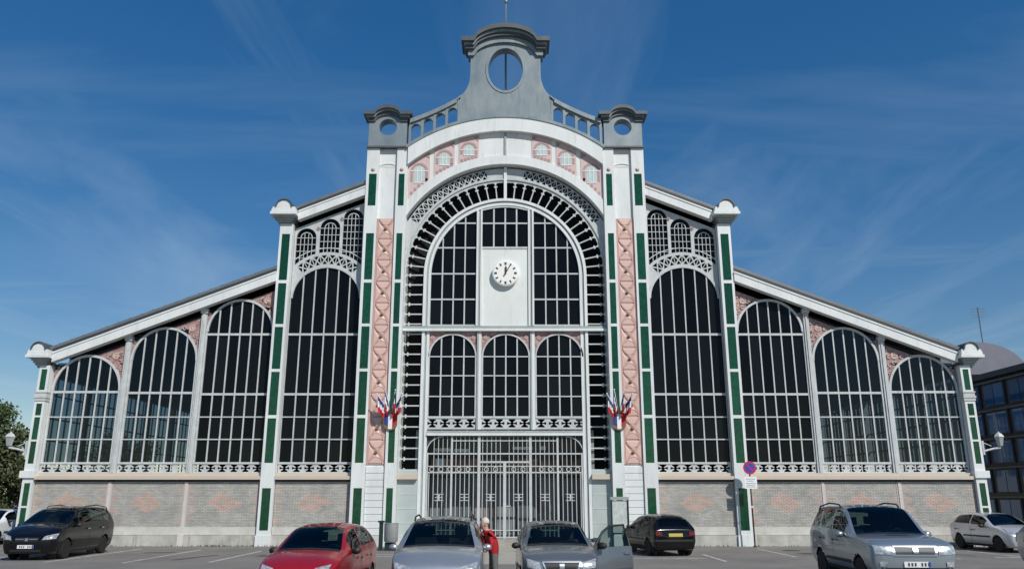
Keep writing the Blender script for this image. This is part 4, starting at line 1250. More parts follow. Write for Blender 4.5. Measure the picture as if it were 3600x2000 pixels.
style('mpv', 4.28, 1.76, 1.64, 0.31, 1.38, -1.36, [
    (2.13, .55, .30, .50, .62, .45, .67, .69), (2.06, .72, .24, .52, .72, .58, .78, .81), (1.84, .83, .20, .58, .84, .66, .91, .95), (1.52, .87, .19, .62, .94, .70, 1.02, 1.07),
    (1.18, .875, .19, .64, 1.0, .74, 1.08, 1.13), (.28, .88, .19, .64, 1.04, .61, 1.52, 1.59), (-.50, .88, .19, .64, 1.06, .62, 1.57, 1.64), (-1.35, .875, .19, .66, 1.08, .60, 1.53, 1.60),
    (-1.80, .86, .20, .66, 1.08, .57, 1.44, 1.50), (-2.0, .83, .24, .64, 1.04, .66, 1.12, 1.15), (-2.10, .79, .27, .62, .94, .66, .99, 1.0), (-2.14, .70, .32, .58, .74, .56, .78, .79)],
    [(4.45, 5.52), (5.60, 6.65), (6.75, 7.75)], 4, 5, 8, 9)
style('suv', 4.20, 1.76, 1.66, 0.345, 1.30, -1.20, [
    (2.10, .66, .36, .60, .74, .56, .80, .82), (2.04, .80, .34, .62, .84, .66, .92, .94), (1.86, .855, .33, .66, .94, .70, 1.01, 1.04), (1.45, .87, .32, .70, 1.0, .72, 1.07, 1.10),
    (.95, .875, .31, .70, 1.04, .75, 1.10, 1.14), (.18, .88, .31, .72, 1.09, .66, 1.62, 1.68), (-.50, .88, .31, .72, 1.10, .67, 1.66, 1.72), (-1.40, .875, .32, .72, 1.12, .66, 1.64, 1.70),
    (-1.76, .86, .33, .72, 1.10, .62, 1.52, 1.57), (-1.98, .84, .36, .70, 1.06, .70, 1.14, 1.16), (-2.06, .82, .38, .68, .98, .70, 1.02, 1.03), (-2.10, .74, .42, .62, .80, .62, .84, .85)],
    [(4.45, 5.50), (5.58, 6.55), (6.65, 7.75)], 4, 5, 8, 9)
style('van', 4.64, 1.84, 1.72, 0.32, 1.42, -1.42, [
    (2.31, .58, .28, .48, .60, .46, .66, .68), (2.24, .76, .22, .52, .70, .60, .77, .80), (2.02, .87, .19, .58, .82, .70, .90, .94), (1.72, .90, .18, .62, .94, .73, 1.02, 1.07),
    (1.36, .91, .18, .64, 1.02, .77, 1.10, 1.16), (.30, .92, .18, .66, 1.07, .66, 1.58, 1.65), (-.55, .92, .18, .66, 1.09, .67, 1.64, 1.71), (-1.60, .915, .18, .68, 1.10, .66, 1.61, 1.68),
    (-2.05, .90, .20, .68, 1.08, .64, 1.50, 1.56), (-2.22, .87, .24, .66, 1.02, .70, 1.12, 1.15), (-2.29, .83, .27, .64, .92, .70, .97, .98), (-2.32, .74, .32, .58, .74, .60, .78, .79)],
    [(4.42, 5.45), (5.53, 6.55), (6.63, 7.8)], 4, 5, 8, 9)

WHEELS = {}


def wheel_meshes(r):
    if r in WHEELS: return WHEELS[r]
    t = MB(); w = 0.095
    t.lathe([(r * 0.64, -w), (r * 0.92, -w), (r, -w * 0.7), (r, w * 0.7), (r * 0.92, w), (r * 0.64, w)], 28, 'y')
    ri = MB()
    ri.lathe([(r * 0.66, -w * 0.5), (r * 0.66, w * 0.92), (r * 0.59, w * 0.95), (r * 0.57, w * 0.4), (0.0, w * 0.35)], 28, 'y')
    for k in range(7):
        a = 2 * math.pi * k / 7
        c, s_ = math.cos(a), math.sin(a)
        q = [(-0.03, 0.04), (0.03, 0.04), (0.036, r * 0.6), (-0.036, r * 0.6)]
        pl_ = [(x * c - z * s_, x * s_ + z * c) for x, z in q]
        ri.prism(pl_, w * 0.34, w * 0.85)
    ri.lathe([(0.055, w * 0.3), (0.05, w * 0.95), (0, w * 0.95)], 10, 'y')
    WHEELS[r] = (t.mesh('tyre', M_tyre, True), ri.mesh('rim', M_rim))
    try: WHEELS[r][0].set_sharp_from_angle(angle=R(40))
    except Exception: pass
    return WHEELS[r]


def car(name, label, cat, sty, pm, loc, heading, front=None, rear=None, side=None, group=None, rails=False, no_door=False, mouldings=True, handles=True, wide=1.0):
    """heading: angle of the car's forward (+x) axis"""
    S = CAR_STYLES[sty]; st = S['st']; ns = len(st)
    root = thing(name, label, cat, (loc[0], loc[1], gz(loc[0], loc[1]) + loc[2]), R(heading), group)
    root.scale = (1, wide, 1)
    SU, SV = 8, 6
    def P(u, v):
        # v: 0..7 rows from underside centre to roof centre
        g = lambda k: pchip([q[k] for q in st], u)
        x, w, zb, zm, z4, wr, z5, z7 = [g(k) for k in range(8)]
        ys = [0, w * 0.84, w * 0.955, w, w * 0.985, wr, wr * 0.6, 0]
        zs = [zb, zb, zb + (zm - zb) * 0.4, zm, z4, z5, z5 + (z7 - z5) * 0.72, z7]
        return Vector((x, pchip(ys, v), pchip(zs, v)))
    NU, NV = (ns - 1) * SU, 7 * SV
    fullv = 2 * NV
    grid = {}
    arches = [(S['fa'], S['wr']), (S['ra'], S['wr'])]
    Ra = S['wr'] + 0.055
    for i in range(NU + 1):
        for j in range(NV + 1):
            p = P(i / SU, j / SV)
            if 0.8 < j / SV < 4.3:
                for ax, az in arches:
                    d = math.hypot(p.x - ax, p.z - az)
                    if abs(d - Ra) < 0.042 and d > 0:
                        p.x = ax + (p.x - ax) * Ra / d; p.z = az + (p.z - az) * Ra / d
            grid[i, j] = p
    def vert(i, jj):           # jj 0..2NV round the section
        if jj <= NV: return grid[i, jj]
        q = grid[i, 2 * NV - jj]; return Vector((q.x, -q.y, q.z))
    body, glass = MB(), {}
    vid = {}
    bverts, bfaces = [], []
    def bv(i, jj):
        k = (i, jj % fullv)
        if k not in vid:
            vid[k] = len(bverts); bverts.append(tuple(vert(i, jj % fullv)))
        return vid[k]
    cw, rf, rr, rb = S['cowl'], S['rf'], S['rr'], S['rb']
    for i in range(NU):
        u = (i + 0.5) / SU
        for jj in range(fullv):
            j = jj if jj < NV else fullv - 1 - jj
            v = (j + 0.5) / SV
            sidesgn = 1 if jj < NV else -1
            c = (vert(i, jj) + vert(i + 1, (jj + 1) % fullv)) / 2
            part = 'body'
            if 0.75 < v < 4.2 and any(math.hypot(c.x - ax, c.z - az) < Ra - 0.004 for ax, az in arches) and abs(c.y) > 0.5: part = None
            elif cw + 0.06 < u < rf - 0.06 and v > 5.1: part = 'windscreen'
            elif rr + 0.12 < u < rb - 0.1 and v > 5.15: part = 'rear_window'
            elif 4.12 < v < 4.9:
                for wi, (a, b) in enumerate(S['win']):
                    if a < u < b: part = 'side_window%d%d' % (wi, sidesgn)
            if no_door and sidesgn > 0 and part and 4.55 < u < 5.56 and 1.9 < v < 4.95: part = None
            if part is None: continue
            if part == 'body':
                bfaces.append((bv(i, jj), bv(i + 1, jj), bv(i + 1, jj + 1), bv(i, jj + 1)))
            else:
                g = glass.setdefault(part, ({}, [], []))
                ids = []
                for (ii, jk) in ((i, jj), (i + 1, jj), (i + 1, jj + 1), (i, jj + 1)):
                    k = (ii, jk % fullv)
                    if k not in g[0]:
                        g[0][k] = len(g[1]); g[1].append(tuple(vert(ii, jk % fullv)))
                    ids.append(g[0][k])
                g[2].append(tuple(ids))
    # nose and tail caps
    for i in (0, NU):
        for j in range(1, NV - 1) if True else []:
            a, b, c_, d = bv(i, j), bv(i, j + 1), bv(i, fullv - j - 1), bv(i, fullv - j)
            bfaces.append((a, b, c_, d))
        bfaces.append((bv(i, 0), bv(i, 1), bv(i, fullv - 1)))
        bfaces.append((bv(i, NV - 1), bv(i, NV), bv(i, NV + 1)))
    body.add(bverts, bfaces)
    bo = body.build('body', pm, root, angle=38)
    tree_ = BVHTree.FromPolygons([Vector(p) for p in bverts + [q for g in glass.values() for q in g[1]]],
                                 bfaces + [tuple(i + o for i in f) for g, o in _offs(glass, len(bverts)) for f in g[2]])
    for k, (_, vs, fs) in glass.items():
        b = MB(); b.add(vs, fs)
        b.build('windscreen' if k == 'windscreen' else 'rear_window' if k == 'rear_window' else 'side_window', M_carglass, root, smooth=True)

    def patch(nm, quad, direction, mt, off=0.008, nu=10, nv=6, parent=None):
        """a panel draped on the body; quad corners given in the projected plane"""
        vs, fs = [], []
        for a in range(nu + 1):
            for b_ in range(nv + 1):
                s_, t_ = a / nu, b_ / nv
                p = [(1 - s_) * (1 - t_) * quad[0][k] + s_ * (1 - t_) * quad[1][k] + s_ * t_ * quad[2][k] + (1 - s_) * t_ * quad[3][k] for k in (0, 1)]
                if direction == 'front': o, d = Vector((6, p[0], p[1])), Vector((-1, 0, 0))
                elif direction == 'rear': o, d = Vector((-6, p[0], p[1])), Vector((1, 0, 0))
                elif direction == 'left': o, d = Vector((p[0], 4, p[1])), Vector((0, -1, 0))
                elif direction == 'right': o, d = Vector((p[0], -4, p[1])), Vector((0, 1, 0))
                else: o, d = Vector((p[0], p[1], 4)), Vector((0, 0, -1))
                hit = tree_.ray_cast(o, d)
                if hit[0] is None:
                    vs.append(None); continue
                n = hit[1] if hit[1].dot(d) < 0 else -hit[1]
                vs.append(tuple(hit[0] + n * off - d * off * 0.6))
        idx = {}; out = []
        for k, q in enumerate(vs):
            if q is not None: idx[k] = len(out); out.append(q)
        for a in range(nu):
            for b_ in range(nv):
                ks = [a * (nv + 1) + b_, (a + 1) * (nv + 1) + b_, (a + 1) * (nv + 1) + b_ + 1, a * (nv + 1) + b_ + 1]
                if all(k in idx for k in ks): fs.append(tuple(idx[k] for k in ks))
        if not fs: return None
        m_ = MB(); m_.add(out, fs); return m_.build(nm, mt, parent or root, smooth=True)

    W2 = S['W'] / 2
    for a_x, a_z in arches:
        for sgn in (-1, 1):
            tm, rm = wheel_meshes(S['wr'])
            t = link('wheel', tm, root, (a_x, sgn * (W2 - 0.125), S['wr']))
            rmo = link('rim', rm, t)
            if sgn < 0: t.rotation_euler = (0, 0, math.pi)
            l_ = MB(); l_.arc(a_x, a_z, Ra - 0.002, Ra + 0.03, -20, 200, sgn * 0.45, sgn * (W2 - 0.06), 20)
            l_.lathe([(Ra + 0.02, sgn * 0.45), (Ra + 0.02, sgn * 0.46), (0, sgn * 0.46)], 20, 'y', (a_x, 0, a_z))
            l_.build('wheel_arch', M_trim, root)
    # cabin: floor, dash and seats seen through the glass
    xc = st[cw][0]; xr = st[rr][0]; zs4 = st[cw][4]
    m_ = MB(); m_.box(xc - 0.55, xc - 0.05, -W2 + 0.16, W2 - 0.16, zs4 - 0.35, zs4 + 0.0); m_.build('dashboard', M_cabin, root)
    m_ = MB(); m_.box(xr, xc, -W2 + 0.14, W2 - 0.14, 0.32, 0.42); m_.build('cabin_floor', M_cabin, root)
    for sx in (xc - 1.15, xc - 1.95):
        for sy in (-0.36, 0.36):
            m_ = MB(); m_.box(sx - 0.1, sx + 0.42, sy - 0.24, sy + 0.24, 0.42, 0.60)
            m_.prism([(sx - 0.12, 0.5), (sx + 0.06, 0.5), (sx - 0.08, S['H'] - 0.42), (sx - 0.2, S['H'] - 0.42)], sy - 0.23, sy + 0.23)
            m_.prism([(sx - 0.2, S['H'] - 0.40), (sx - 0.1, S['H'] - 0.40), (sx - 0.12, S['H'] - 0.22), (sx - 0.2, S['H'] - 0.22)], sy - 0.12, sy + 0.12)
            m_.build('seat', M_cabin, root)
    m_ = MB(); m_.lathe([(0.17, 0), (0.19, 0.015), (0.17, 0.03), (0.15, 0.015), (0.17, 0)], 16, 'x'); o = m_.build('steering_wheel', M_trim, root, loc=(xc - 0.62, 0.36, zs4 + 0.02)); o.rotation_euler = (0, R(25), 0)
    # mirrors
    for sgn in (-1, 1):
        if no_door and sgn > 0: continue
        m_ = MB(); m_.lathe([(0.0, -0.09), (0.055, -0.085), (0.075, -0.03), (0.07, 0.05), (0.0, 0.06)], 12, 'x')
        o = m_.build('mirror', pm if side and side.get('mirror') else M_trim, root, smooth=True, loc=(xc - 0.42, sgn * (W2 + 0.065), zs4 + 0.06)); o.scale = (0.95, 1.25, 0.92)
        m_ = MB(); m_.tube([(xc - 0.40, sgn * (W2 - 0.06), zs4 + 0.02), (xc - 0.42, sgn * (W2 + 0.05), zs4 + 0.05)], 0.025, 6); m_.build('mirror_arm', M_trim, root)
    for sd, sgn in (('left', 1), ('right', -1)):
        if mouldings:
            x0, x1 = S['fa'] - Ra - 0.04, S['ra'] + Ra + 0.04
            if not (no_door and sgn > 0): patch('side_moulding', [(x1, 0.52), (x0, 0.52), (x0, 0.58), (x1, 0.58)], sd, M_trim, 0.012, 20, 2)
            patch('sill', [(x1, S['st'][5][2] + 0.03), (x0, S['st'][5][2] + 0.03), (x0, S['st'][5][2] + 0.10), (x1, S['st'][5][2] + 0.10)], sd, M_trim, 0.006, 20, 2)
        z4 = S['st'][5][4]
        for k, u in enumerate([w[1] for w in S['win'][:2]]):
            xx = P(u + 0.04, 3.5).x
            if no_door and sgn > 0: continue
            patch('door_seam', [(xx - 0.006, 0.3), (xx + 0.006, 0.3), (xx + 0.006, z4), (xx - 0.006, z4)], sd, M_trim, 0.003, 1, 12)
            if handles: patch('door_handle', [(xx + 0.06, z4 - 0.15), (xx + 0.24, z4 - 0.15), (xx + 0.24, z4 - 0.11), (xx + 0.06, z4 - 0.11)], sd, (side or {}).get('handle', M_trim), 0.03, 4, 2)
    for k in (front or []): patch(k[0], k[1], 'front', k[2], *(k[3:] or ()))
    for k in (rear or []): patch(k[0], k[1], 'rear', k[2], *(k[3:] or ()))
    # wipers and washer line at the screen foot
    patch('cowl_panel', [(st[cw][0] - 0.02, -W2 * 0.8), (st[cw][0] + 0.06, -W2 * 0.8), (st[cw][0] + 0.06, W2 * 0.8), (st[cw][0] - 0.02, W2 * 0.8)], 'top', M_trim, 0.006, 2, 16)
    if rails:
        for sgn in (-1, 1):
            y = sgn * (st[6][5] - 0.02)
            za, zb_ = P(5.35, 5.1).z, P(7.6, 5.1).z; xa, xb = P(5.35, 5.1).x, P(7.6, 5.1).x
            zm_ = P(6.3, 5.1).z
            m_ = MB(); m_.tube([(xa, y, za + 0.0), (xa - 0.12, y, za + 0.075), ((xa + xb) / 2, y, zm_ + 0.085), (xb + 0.12, y, zb_ + 0.075), (xb, y, zb_)], 0.018, 6); m_.build('roof_rail', M_trim, root)
    root['_P'] = 1
    return root, patch


def _offs(glass, o):
    for g in glass.values():
        yield g, o
        o += len(g[1])


def mirror_quads(nm, q, mt, *rest):
    return [(nm, q, mt, *rest), (nm, [(-y, z) for y, z in q], mt, *rest)]


def front_kit(lamp, grille, plate_z, lower, plate_w=0.26, emblem=None, grille_mat=None, plate=True, fog=None, stripe=None):
    k = mirror_quads('headlight', lamp, M_lamp, 0.012)
    if grille: k.append(('grille', grille, grille_mat or M_trim, 0.006))
    if lower: k.append(('lower_intake', lower, M_trim, 0.006))
    if plate:
        k.append(('number_plate', [(-plate_w, plate_z - 0.055), (plate_w, plate_z - 0.055), (plate_w, plate_z + 0.055), (-plate_w, plate_z + 0.055)], M_platew, 0.022))
        for q in range(7):
            if q == 3: continue
            y = -plate_w * 0.66 + plate_w * 1.5 * q / 6
            k.append(('plate_mark', [(y - 0.016, plate_z - 0.032), (y + 0.016, plate_z - 0.032), (y + 0.016, plate_z + 0.032), (y - 0.016, plate_z + 0.032)], M_plated, 0.026, 1, 1))
        k.append(('plate_band', [(plate_w - 0.045, plate_z - 0.053), (plate_w - 0.002, plate_z - 0.053), (plate_w - 0.002, plate_z + 0.053), (plate_w - 0.045, plate_z + 0.053)], M_plateb, 0.025, 1, 1))
    if emblem: k.append(('badge', [(-0.05, emblem - 0.045), (0.05, emblem - 0.045), (0.05, emblem + 0.045), (-0.05, emblem + 0.045)], M_chrome, 0.02))
    if fog: k += mirror_quads('fog_lamp', fog, M_lamp, 0.012)
    if stripe: k += [('chrome_strip', s_, M_chrome, 0.016) for s_ in stripe]
    return k


def rear_kit(tail, plate_z, pmat, bump=None, bw=0.26):
    k = mirror_quads('tail_light', tail, M_tail, 0.012)
    k.append(('number_plate', [(-bw, plate_z - 0.055), (bw, plate_z - 0.055), (bw, plate_z + 0.055), (-bw, plate_z + 0.055)], pmat, 0.02))
    if bump: k.append(('bumper_strip', bump, M_trim, 0.012))
    return k


P_red = paint('red_paint', (0.30, 0.006, 0.012), 0.1)
P_silver = paint('silver_paint', (0.42, 0.45, 0.48), 0.65)
P_grey = paint('grey_paint', (0.20, 0.22, 0.235), 0.6)
P_black = paint('black_paint', (0.004, 0.004, 0.006), 0.0, 0.35)
P_black2 = paint('black_paint_brownish', (0.005, 0.0045, 0.0045), 0.0, 0.35)
P_suv = paint('silver_blue_paint', (0.34, 0.385, 0.42), 0.65)
P_white = paint('white_car_paint', (0.75, 0.76, 0.76), 0.0)
P_silver2 = paint('silver_paint_light', (0.60, 0.61, 0.63), 0.4)

lampA = [(0.36, 0.66), (0.70, 0.72), (0.68, 0.86), (0.44, 0.76)]
car('red_hatchback', 'small red hatchback facing the camera before the left tower', 'car', 'hatch', P_red, (-3.62, -18.2, 0), -90 - 3,
    front=front_kit([(0.34, 0.62), (0.66, 0.66), (0.70, 0.82), (0.42, 0.76)], [(-0.3, 0.47), (0.3, 0.47), (0.26, 0.55), (-0.26, 0.55)], 0.40, [(-0.42, 0.30), (0.42, 0.30), (0.42, 0.36), (-0.42, 0.36)], emblem=0.63),
    rear=rear_kit([(0.48, 0.72), (0.62, 0.72), (0.60, 1.0), (0.50, 1.0)], 0.6, M_platew), wide=0.94)
car('silver_people_carrier', 'silver people carrier facing the camera with a man in red beside it', 'car', 'mpv', P_silver, (-1.14, -18.0, 0), -90 + 1,
    front=front_kit([(0.40, 0.66), (0.74, 0.70), (0.78, 0.86), (0.46, 0.78)], [(-0.36, 0.62), (0.36, 0.62), (0.34, 0.68), (-0.34, 0.68)], 0.46, [(-0.5, 0.30), (0.5, 0.30), (0.5, 0.38), (-0.5, 0.38)], emblem=0.70),
    rear=rear_kit([(0.52, 0.75), (0.68, 0.75), (0.66, 1.1), (0.54, 1.1)], 0.7, M_platew), side={'mirror': 1}, rails=True)
gc, gpatch = car('grey_car', 'grey hatchback facing the camera with its driver door swung open', 'car', 'hatch', P_grey, (1.28, -16.45, 0), -90 + 2,
    front=front_kit([(0.42, 0.60), (0.70, 0.64), (0.72, 0.80), (0.46, 0.74)], [(-0.28, 0.56), (0.28, 0.56), (0.36, 0.72), (-0.36, 0.72)], 0.44, [(-0.46, 0.28), (0.46, 0.28), (0.46, 0.36), (-0.46, 0.36)], emblem=0.66,
                    stripe=[[(-0.40, 0.73), (0.40, 0.73), (0.40, 0.76), (-0.40, 0.76)], [(0.29, 0.56), (0.325, 0.56), (0.41, 0.73), (0.375, 0.73)], [(-0.29, 0.56), (-0.325, 0.56), (-0.41, 0.73), (-0.375, 0.73)]]),
    rear=rear_kit([(0.48, 0.72), (0.62, 0.72), (0.60, 1.0), (0.50, 1.0)], 0.6, M_platew), no_door=True)
# its open door (car's left side), hinged at the front
dr = bpy.data.objects.new('open_door', None)
M_ = MB()
L_ = 1.10
prof = []
vs, fs = [], []
NZ = 10
for i in range(11):
    x = -L_ * i / 10
    for j in range(NZ + 1):
        z = 0.24 + 0.72 * j / NZ
        bulge = 0.045 * math.sin(math.pi * (j / NZ) ** 0.8) + 0.012 * math.sin(math.pi * i / 10)
        vs.append((x, bulge, z))
for i in range(10):
    for j in range(NZ):
        a = i * (NZ + 1) + j; fs.append((a, a + 1, a + NZ + 2, a + NZ + 1))
n0 = len(vs)
vs += [(x, y - 0.11 - (0.045 * math.sin(math.pi * ((k % (NZ + 1)) / NZ) ** 0.8)), z) for k, (x, y, z) in enumerate(vs[:n0])]
fs += [tuple(q + n0 for q in reversed(f)) for f in fs[:100]]
for i in range(10):
    for j in (0, NZ):
        a, b = i * (NZ + 1) + j, (i + 1) * (NZ + 1) + j; fs.append((a, b, b + n0, a + n0))
for j in range(NZ):
    for i in (0, 10):
        a, b = i * (NZ + 1) + j, i * (NZ + 1) + j + 1; fs.append((a, b, b + n0, a + n0))
M_.add(vs, fs)
door = M_.build('open_door', P_grey, gc, loc=(0.74, 0.83, 0.0), angle=50)
door.rotation_euler = (0, 0, R(-58))
fr = MB()
fr.tube([(-0.02, -0.04, 0.95), (-0.36, -0.13, 1.28), (-0.62, -0.19, 1.40), (-1.05, -0.20, 1.42), (-1.09, -0.05, 0.95)], 0.028, 8); fr.build('window_frame', M_trim, door)
fr = MB(); fr.add([(-0.05, -0.045, 0.95), (-0.38, -0.13, 1.27), (-0.63, -0.185, 1.385), (-1.04, -0.195, 1.405), (-1.08, -0.05, 0.95)], [(0, 1, 2, 3, 4)]); fr.build('glass', M_carglass, door)
fr = MB(); fr.box(-1.02, -0.84, 0.03, 0.07, 0.80, 0.84); fr.build('handle', M_chrome, door)
fr = MB(); fr.box(-1.09, -0.02, 0.055, 0.068, 0.50, 0.56); fr.build('side_moulding', P_grey, door)
fr = MB(); fr.lathe([(0.0, -0.09), (0.055, -0.085), (0.075, -0.03), (0.07, 0.05), (0.0, 0.06)], 12, 'x'); o = fr.build('mirror', M_trim, door, smooth=True, loc=(-0.12, 0.12, 1.0)); o.scale = (1, 1.5, 1)

car('black_hatchback', 'black hatchback seen from behind, parked nose to the hall right of the gate', 'car', 'low_hatch', P_black2, (5.72, -4.35, 0), 90 + 11,
    front=front_kit(lampA, [(-0.3, 0.5), (0.3, 0.5), (0.3, 0.58), (-0.3, 0.58)], 0.42, None),
    rear=rear_kit([(0.50, 0.70), (0.72, 0.72), (0.72, 0.84), (0.52, 0.84)], 0.72, M_platey, [(-0.74, 0.50), (0.74, 0.50), (0.74, 0.57), (-0.74, 0.57)]))
sv, spatch = car('silver_off_roader', 'silver off-road car with roof rails facing the camera on the right', 'car', 'suv', P_suv, (8.55, -16.7, 0), -90 - 3,
    front=front_kit([(0.44, 0.76), (0.78, 0.78), (0.80, 0.94), (0.46, 0.90)], [(-0.38, 0.78), (0.38, 0.78), (0.40, 0.90), (-0.40, 0.90)], 0.585, [(-0.66, 0.42), (0.66, 0.42), (0.70, 0.52), (-0.70, 0.52)], emblem=0.84, grille_mat=mat('grille_mesh', (0.06, 0.062, 0.065), 0.5),
                    stripe=[[(-0.43, 0.91), (0.43, 0.91), (0.43, 0.935), (-0.43, 0.935)], [(-0.43, 0.745), (0.43, 0.745), (0.43, 0.77), (-0.43, 0.77)]], fog=[(0.58, 0.54), (0.72, 0.54), (0.72, 0.64), (0.58, 0.64)]),
    rear=rear_kit([(0.56, 0.85), (0.74, 0.85), (0.74, 1.1), (0.60, 1.1)], 0.8, M_platew), rails=True, side={'mirror': 1})
spatch('hood_scoop', [(1.28, -0.22), (1.40, -0.22), (1.40, 0.22), (1.28, 0.22)], 'top', M_trim, 0.02, 3, 8)
car('silver_hatchback', 'silver hatchback parked nose out at the right corner of the hall', 'car', 'low_hatch', P_silver2, (19.5, -2.75, 0), -90 + 3,
    front=front_kit(lampA, [(-0.3, 0.5), (0.3, 0.5), (0.3, 0.58), (-0.3, 0.58)], 0.42, [(-0.4, 0.3), (0.4, 0.3), (0.4, 0.36), (-0.4, 0.36)]),
    rear=rear_kit([(0.50, 0.70), (0.72, 0.72), (0.72, 0.9), (0.52, 0.9)], 0.72, M_platew), wide=1.06)
car('silver_car', 'silver car cut off by the right edge, red tail light showing', 'car', 'low_hatch', P_silver, (15.05, -14.4, 0), -90,
    front=front_kit(lampA, None, 0.42, None),
    rear=rear_kit([(0.50, 0.70), (0.76, 0.72), (0.76, 0.95), (0.52, 0.95)], 0.72, M_platew))
car('black_people_carrier', 'black people carrier with roof rails parked nose out at the far left', 'car', 'van', P_black, (-15.75, -5.9, 0), -90 + 3,
    front=front_kit([(0.48, 0.64), (0.84, 0.68), (0.86, 0.84), (0.54, 0.76)], [(-0.34, 0.60), (0.34, 0.60), (0.38, 0.72), (-0.38, 0.72)], 0.44, [(-0.5, 0.27), (0.5, 0.27), (0.5, 0.35), (-0.5, 0.35)], emblem=0.66,
                    stripe=[[(-0.36, 0.66), (-0.08, 0.66), (-0.08, 0.68), (-0.36, 0.68)], [(0.08, 0.66), (0.36, 0.66), (0.36, 0.68), (0.08, 0.68)]]),
    rear=rear_kit([(0.62, 0.8), (0.8, 0.8), (0.78, 1.1), (0.64, 1.1)], 0.8, M_platew), rails=True, side={'handle': M_steel})
car('white_hatchback', 'white hatchback mostly hidden behind the black people carrier, at the left edge', 'car', 'hatch', P_white, (-22.75, 1.6, 0), -90,
    front=front_kit(lampA, [(-0.3, 0.5), (0.3, 0.5), (0.3, 0.58), (-0.3, 0.58)], 0.42, None))

# ------------------------------------------------------------------ the man in red
def figure():
    """stooping man, one skin; joints in metres, facing -x side (towards the car door)"""
    J = [((0, 0, 0.92), 0.165), ((-0.02, 0, 1.08), 0.165), ((-0.09, 0, 1.23), 0.178), ((-0.15, 0, 1.33), 0.115), ((-0.19, 0, 1.39), 0.066), ((-0.22, 0, 1.45), 0.092), ((-0.23, 0, 1.54), 0.100), ((-0.22, 0, 1.61), 0.074),   # 0-7 spine, head
         ((0.0, 0.10, 0.86), 0.10), ((-0.03, 0.11, 0.48), 0.068), ((0.02, 0.12, 0.09), 0.048), ((-0.12, 0.13, 0.045), 0.042), ((-0.17, 0.13, 0.04), 0.034),       # 8-12 left leg
         ((0.02, -0.10, 0.86), 0.10), ((0.03, -0.11, 0.48), 0.068), ((0.10, -0.12, 0.09), 0.048), ((-0.04, -0.13, 0.045), 0.042), ((-0.09, -0.13, 0.04), 0.034),    # 13-17
         ((-0.13, 0.19, 1.31), 0.075), ((-0.20, 0.27, 1.05), 0.052), ((-0.40, 0.22, 0.98), 0.036), ((-0.45, 0.21, 0.975), 0.030),                 # 18-21 left arm
         ((-0.12, -0.19, 1.31), 0.075), ((-0.06, -0.29, 1.06), 0.052), ((-0.22, -0.27, 0.92), 0.036), ((-0.27, -0.26, 0.90), 0.030)]                # 22-25 right arm
    E_ = [(0, 1), (1, 2), (2, 3), (3, 4), (4, 5), (5, 6), (6, 7), (0, 8), (8, 9), (9, 10), (10, 11), (11, 12), (0, 13), (13, 14), (14, 15), (15, 16), (16, 17),
          (2, 18), (18, 19), (19, 20), (20, 21), (2, 22), (22, 23), (23, 24), (24, 25)]
    # fingers
    for wrist, sgn in ((21, 1), (25, -1)):
        w = Vector(J[wrist][0])
        for f, (dy, ln) in enumerate([(-0.028, 0.06), (-0.009, 0.072), (0.010, 0.07), (0.028, 0.055)]):
            b = len(J)
            J.append(((w.x - 0.045, w.y + dy, w.z - 0.004), 0.0095)); J.append(((w.x - 0.045 - ln * 0.55, w.y + dy * 1.15, w.z - 0.018), 0.0085)); J.append(((w.x - 0.04 - ln * 0.8, w.y + dy * 1.15, w.z - 0.045), 0.0075))
            E_ += [(wrist, b), (b, b + 1), (b + 1, b + 2)]
        b = len(J)
        J.append(((w.x - 0.02, w.y - sgn * 0.042, w.z - 0.01), 0.011)); J.append(((w.x - 0.055, w.y - sgn * 0.055, w.z - 0.03), 0.009))
        E_ += [(wrist, b), (b, b + 1)]
    me = bpy.data.meshes.new('tmpfig'); me.from_pydata([j[0] for j in J], E_, [])
    ob = bpy.data.objects.new('tmpfig', me); COL.objects.link(ob)
    md = ob.modifiers.new('skin', 'SKIN')
    for i, j in enumerate(J):
        me.skin_vertices[0].data[i].radius = (j[1], j[1])
    me.skin_vertices[0].data[0].use_root = True
    sd = ob.modifiers.new('sub', 'SUBSURF'); sd.levels = 2; sd.render_levels = 2
    dg = bpy.context.evaluated_depsgraph_get()
    out = bpy.data.meshes.new_from_object(ob.evaluated_get(dg))
    COL.objects.unlink(ob); bpy.data.objects.remove(ob); bpy.data.meshes.remove(me)
    return out


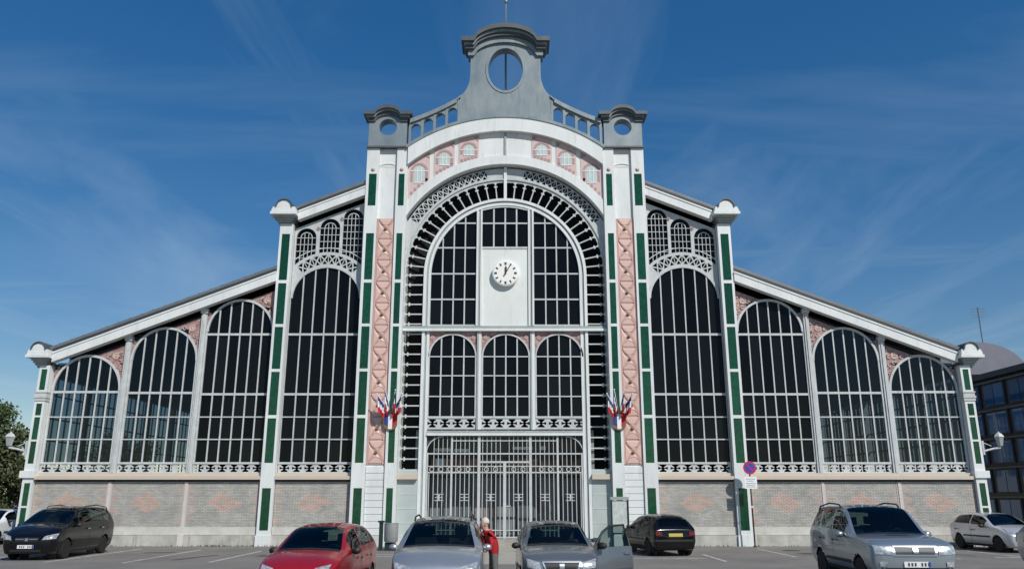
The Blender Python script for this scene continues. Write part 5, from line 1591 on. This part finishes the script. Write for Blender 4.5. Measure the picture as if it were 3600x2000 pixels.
M_skin = mat('skin', (0.50, 0.29, 0.21), 0.55)
M_jacket = mat('red_jacket', (0.42, 0.008, 0.015), 0.75, var=0.35, vscale=9, bump=0.4, bscale=14)
M_trouser = mat('grey_trousers', (0.15, 0.165, 0.16), 0.85, var=0.25, vscale=9, bump=0.3, bscale=14)
M_hair = mat('white_hair', (0.62, 0.58, 0.50), 0.8, bump=0.8, bscale=60)
M_shoe = mat('dark_shoes', (0.02, 0.016, 0.014), 0.6)
man = thing('person', 'white-haired man in a red jacket and grey trousers stooping beside the silver people carrier', 'person', (-0.10, -16.7, gz(0, -17)), R(8))
man.scale = (0.95, 0.95, 0.95)
fm = figure(); fm.name = 'body'
for mt in (M_skin, M_jacket, M_trouser, M_shoe): fm.materials.append(mt)
for p in fm.polygons:
    c = p.center; p.use_smooth = True
    hand = (c.x < -0.385 and abs(c.y) > 0.12 and c.z < 1.1 and c.z > 0.7 and c.y > 0) or (c.x < -0.20 and c.y < -0.16 and 0.7 < c.z < 0.98)
    p.material_index = 0 if hand or c.z > 1.385 else 1 if c.z > 0.86 else 2 if c.z > 0.10 else 3
link('body', fm, man)
m = MB(); m.lathe([(0.0, 0.112), (0.045, 0.106), (0.08, 0.075), (0.099, 0.025), (0.10, -0.015), (0.088, -0.035)], 16, 'z', (-0.200, 0, 1.565)); h_ = m.build('hair', M_hair, man, smooth=True)
m = MB(); m.lathe([(0.0, 0.0), (0.012, 0.006), (0.016, 0.03), (0.0, 0.055)], 8, 'z', (-0.328, 0, 1.49)); m.build('nose', M_skin, man, smooth=True)
for sy in (-1, 1):
    m = MB(); m.lathe([(0.0, -0.012), (0.022, -0.006), (0.026, 0.006), (0.0, 0.012)], 10, 'y', (-0.21, sy * 0.098, 1.505)); m.build('ear', M_skin, man, smooth=True)
    m = MB(); m.lathe([(0.0, -0.008), (0.012, 0), (0.0, 0.008)], 8, 'x', (-0.318, sy * 0.034, 1.53)); m.build('eye', M_ink, man, smooth=True)
m = MB(); m.box(-0.318, -0.304, -0.022, 0.022, 1.452, 1.458); m.build('mouth', M_brown, man)
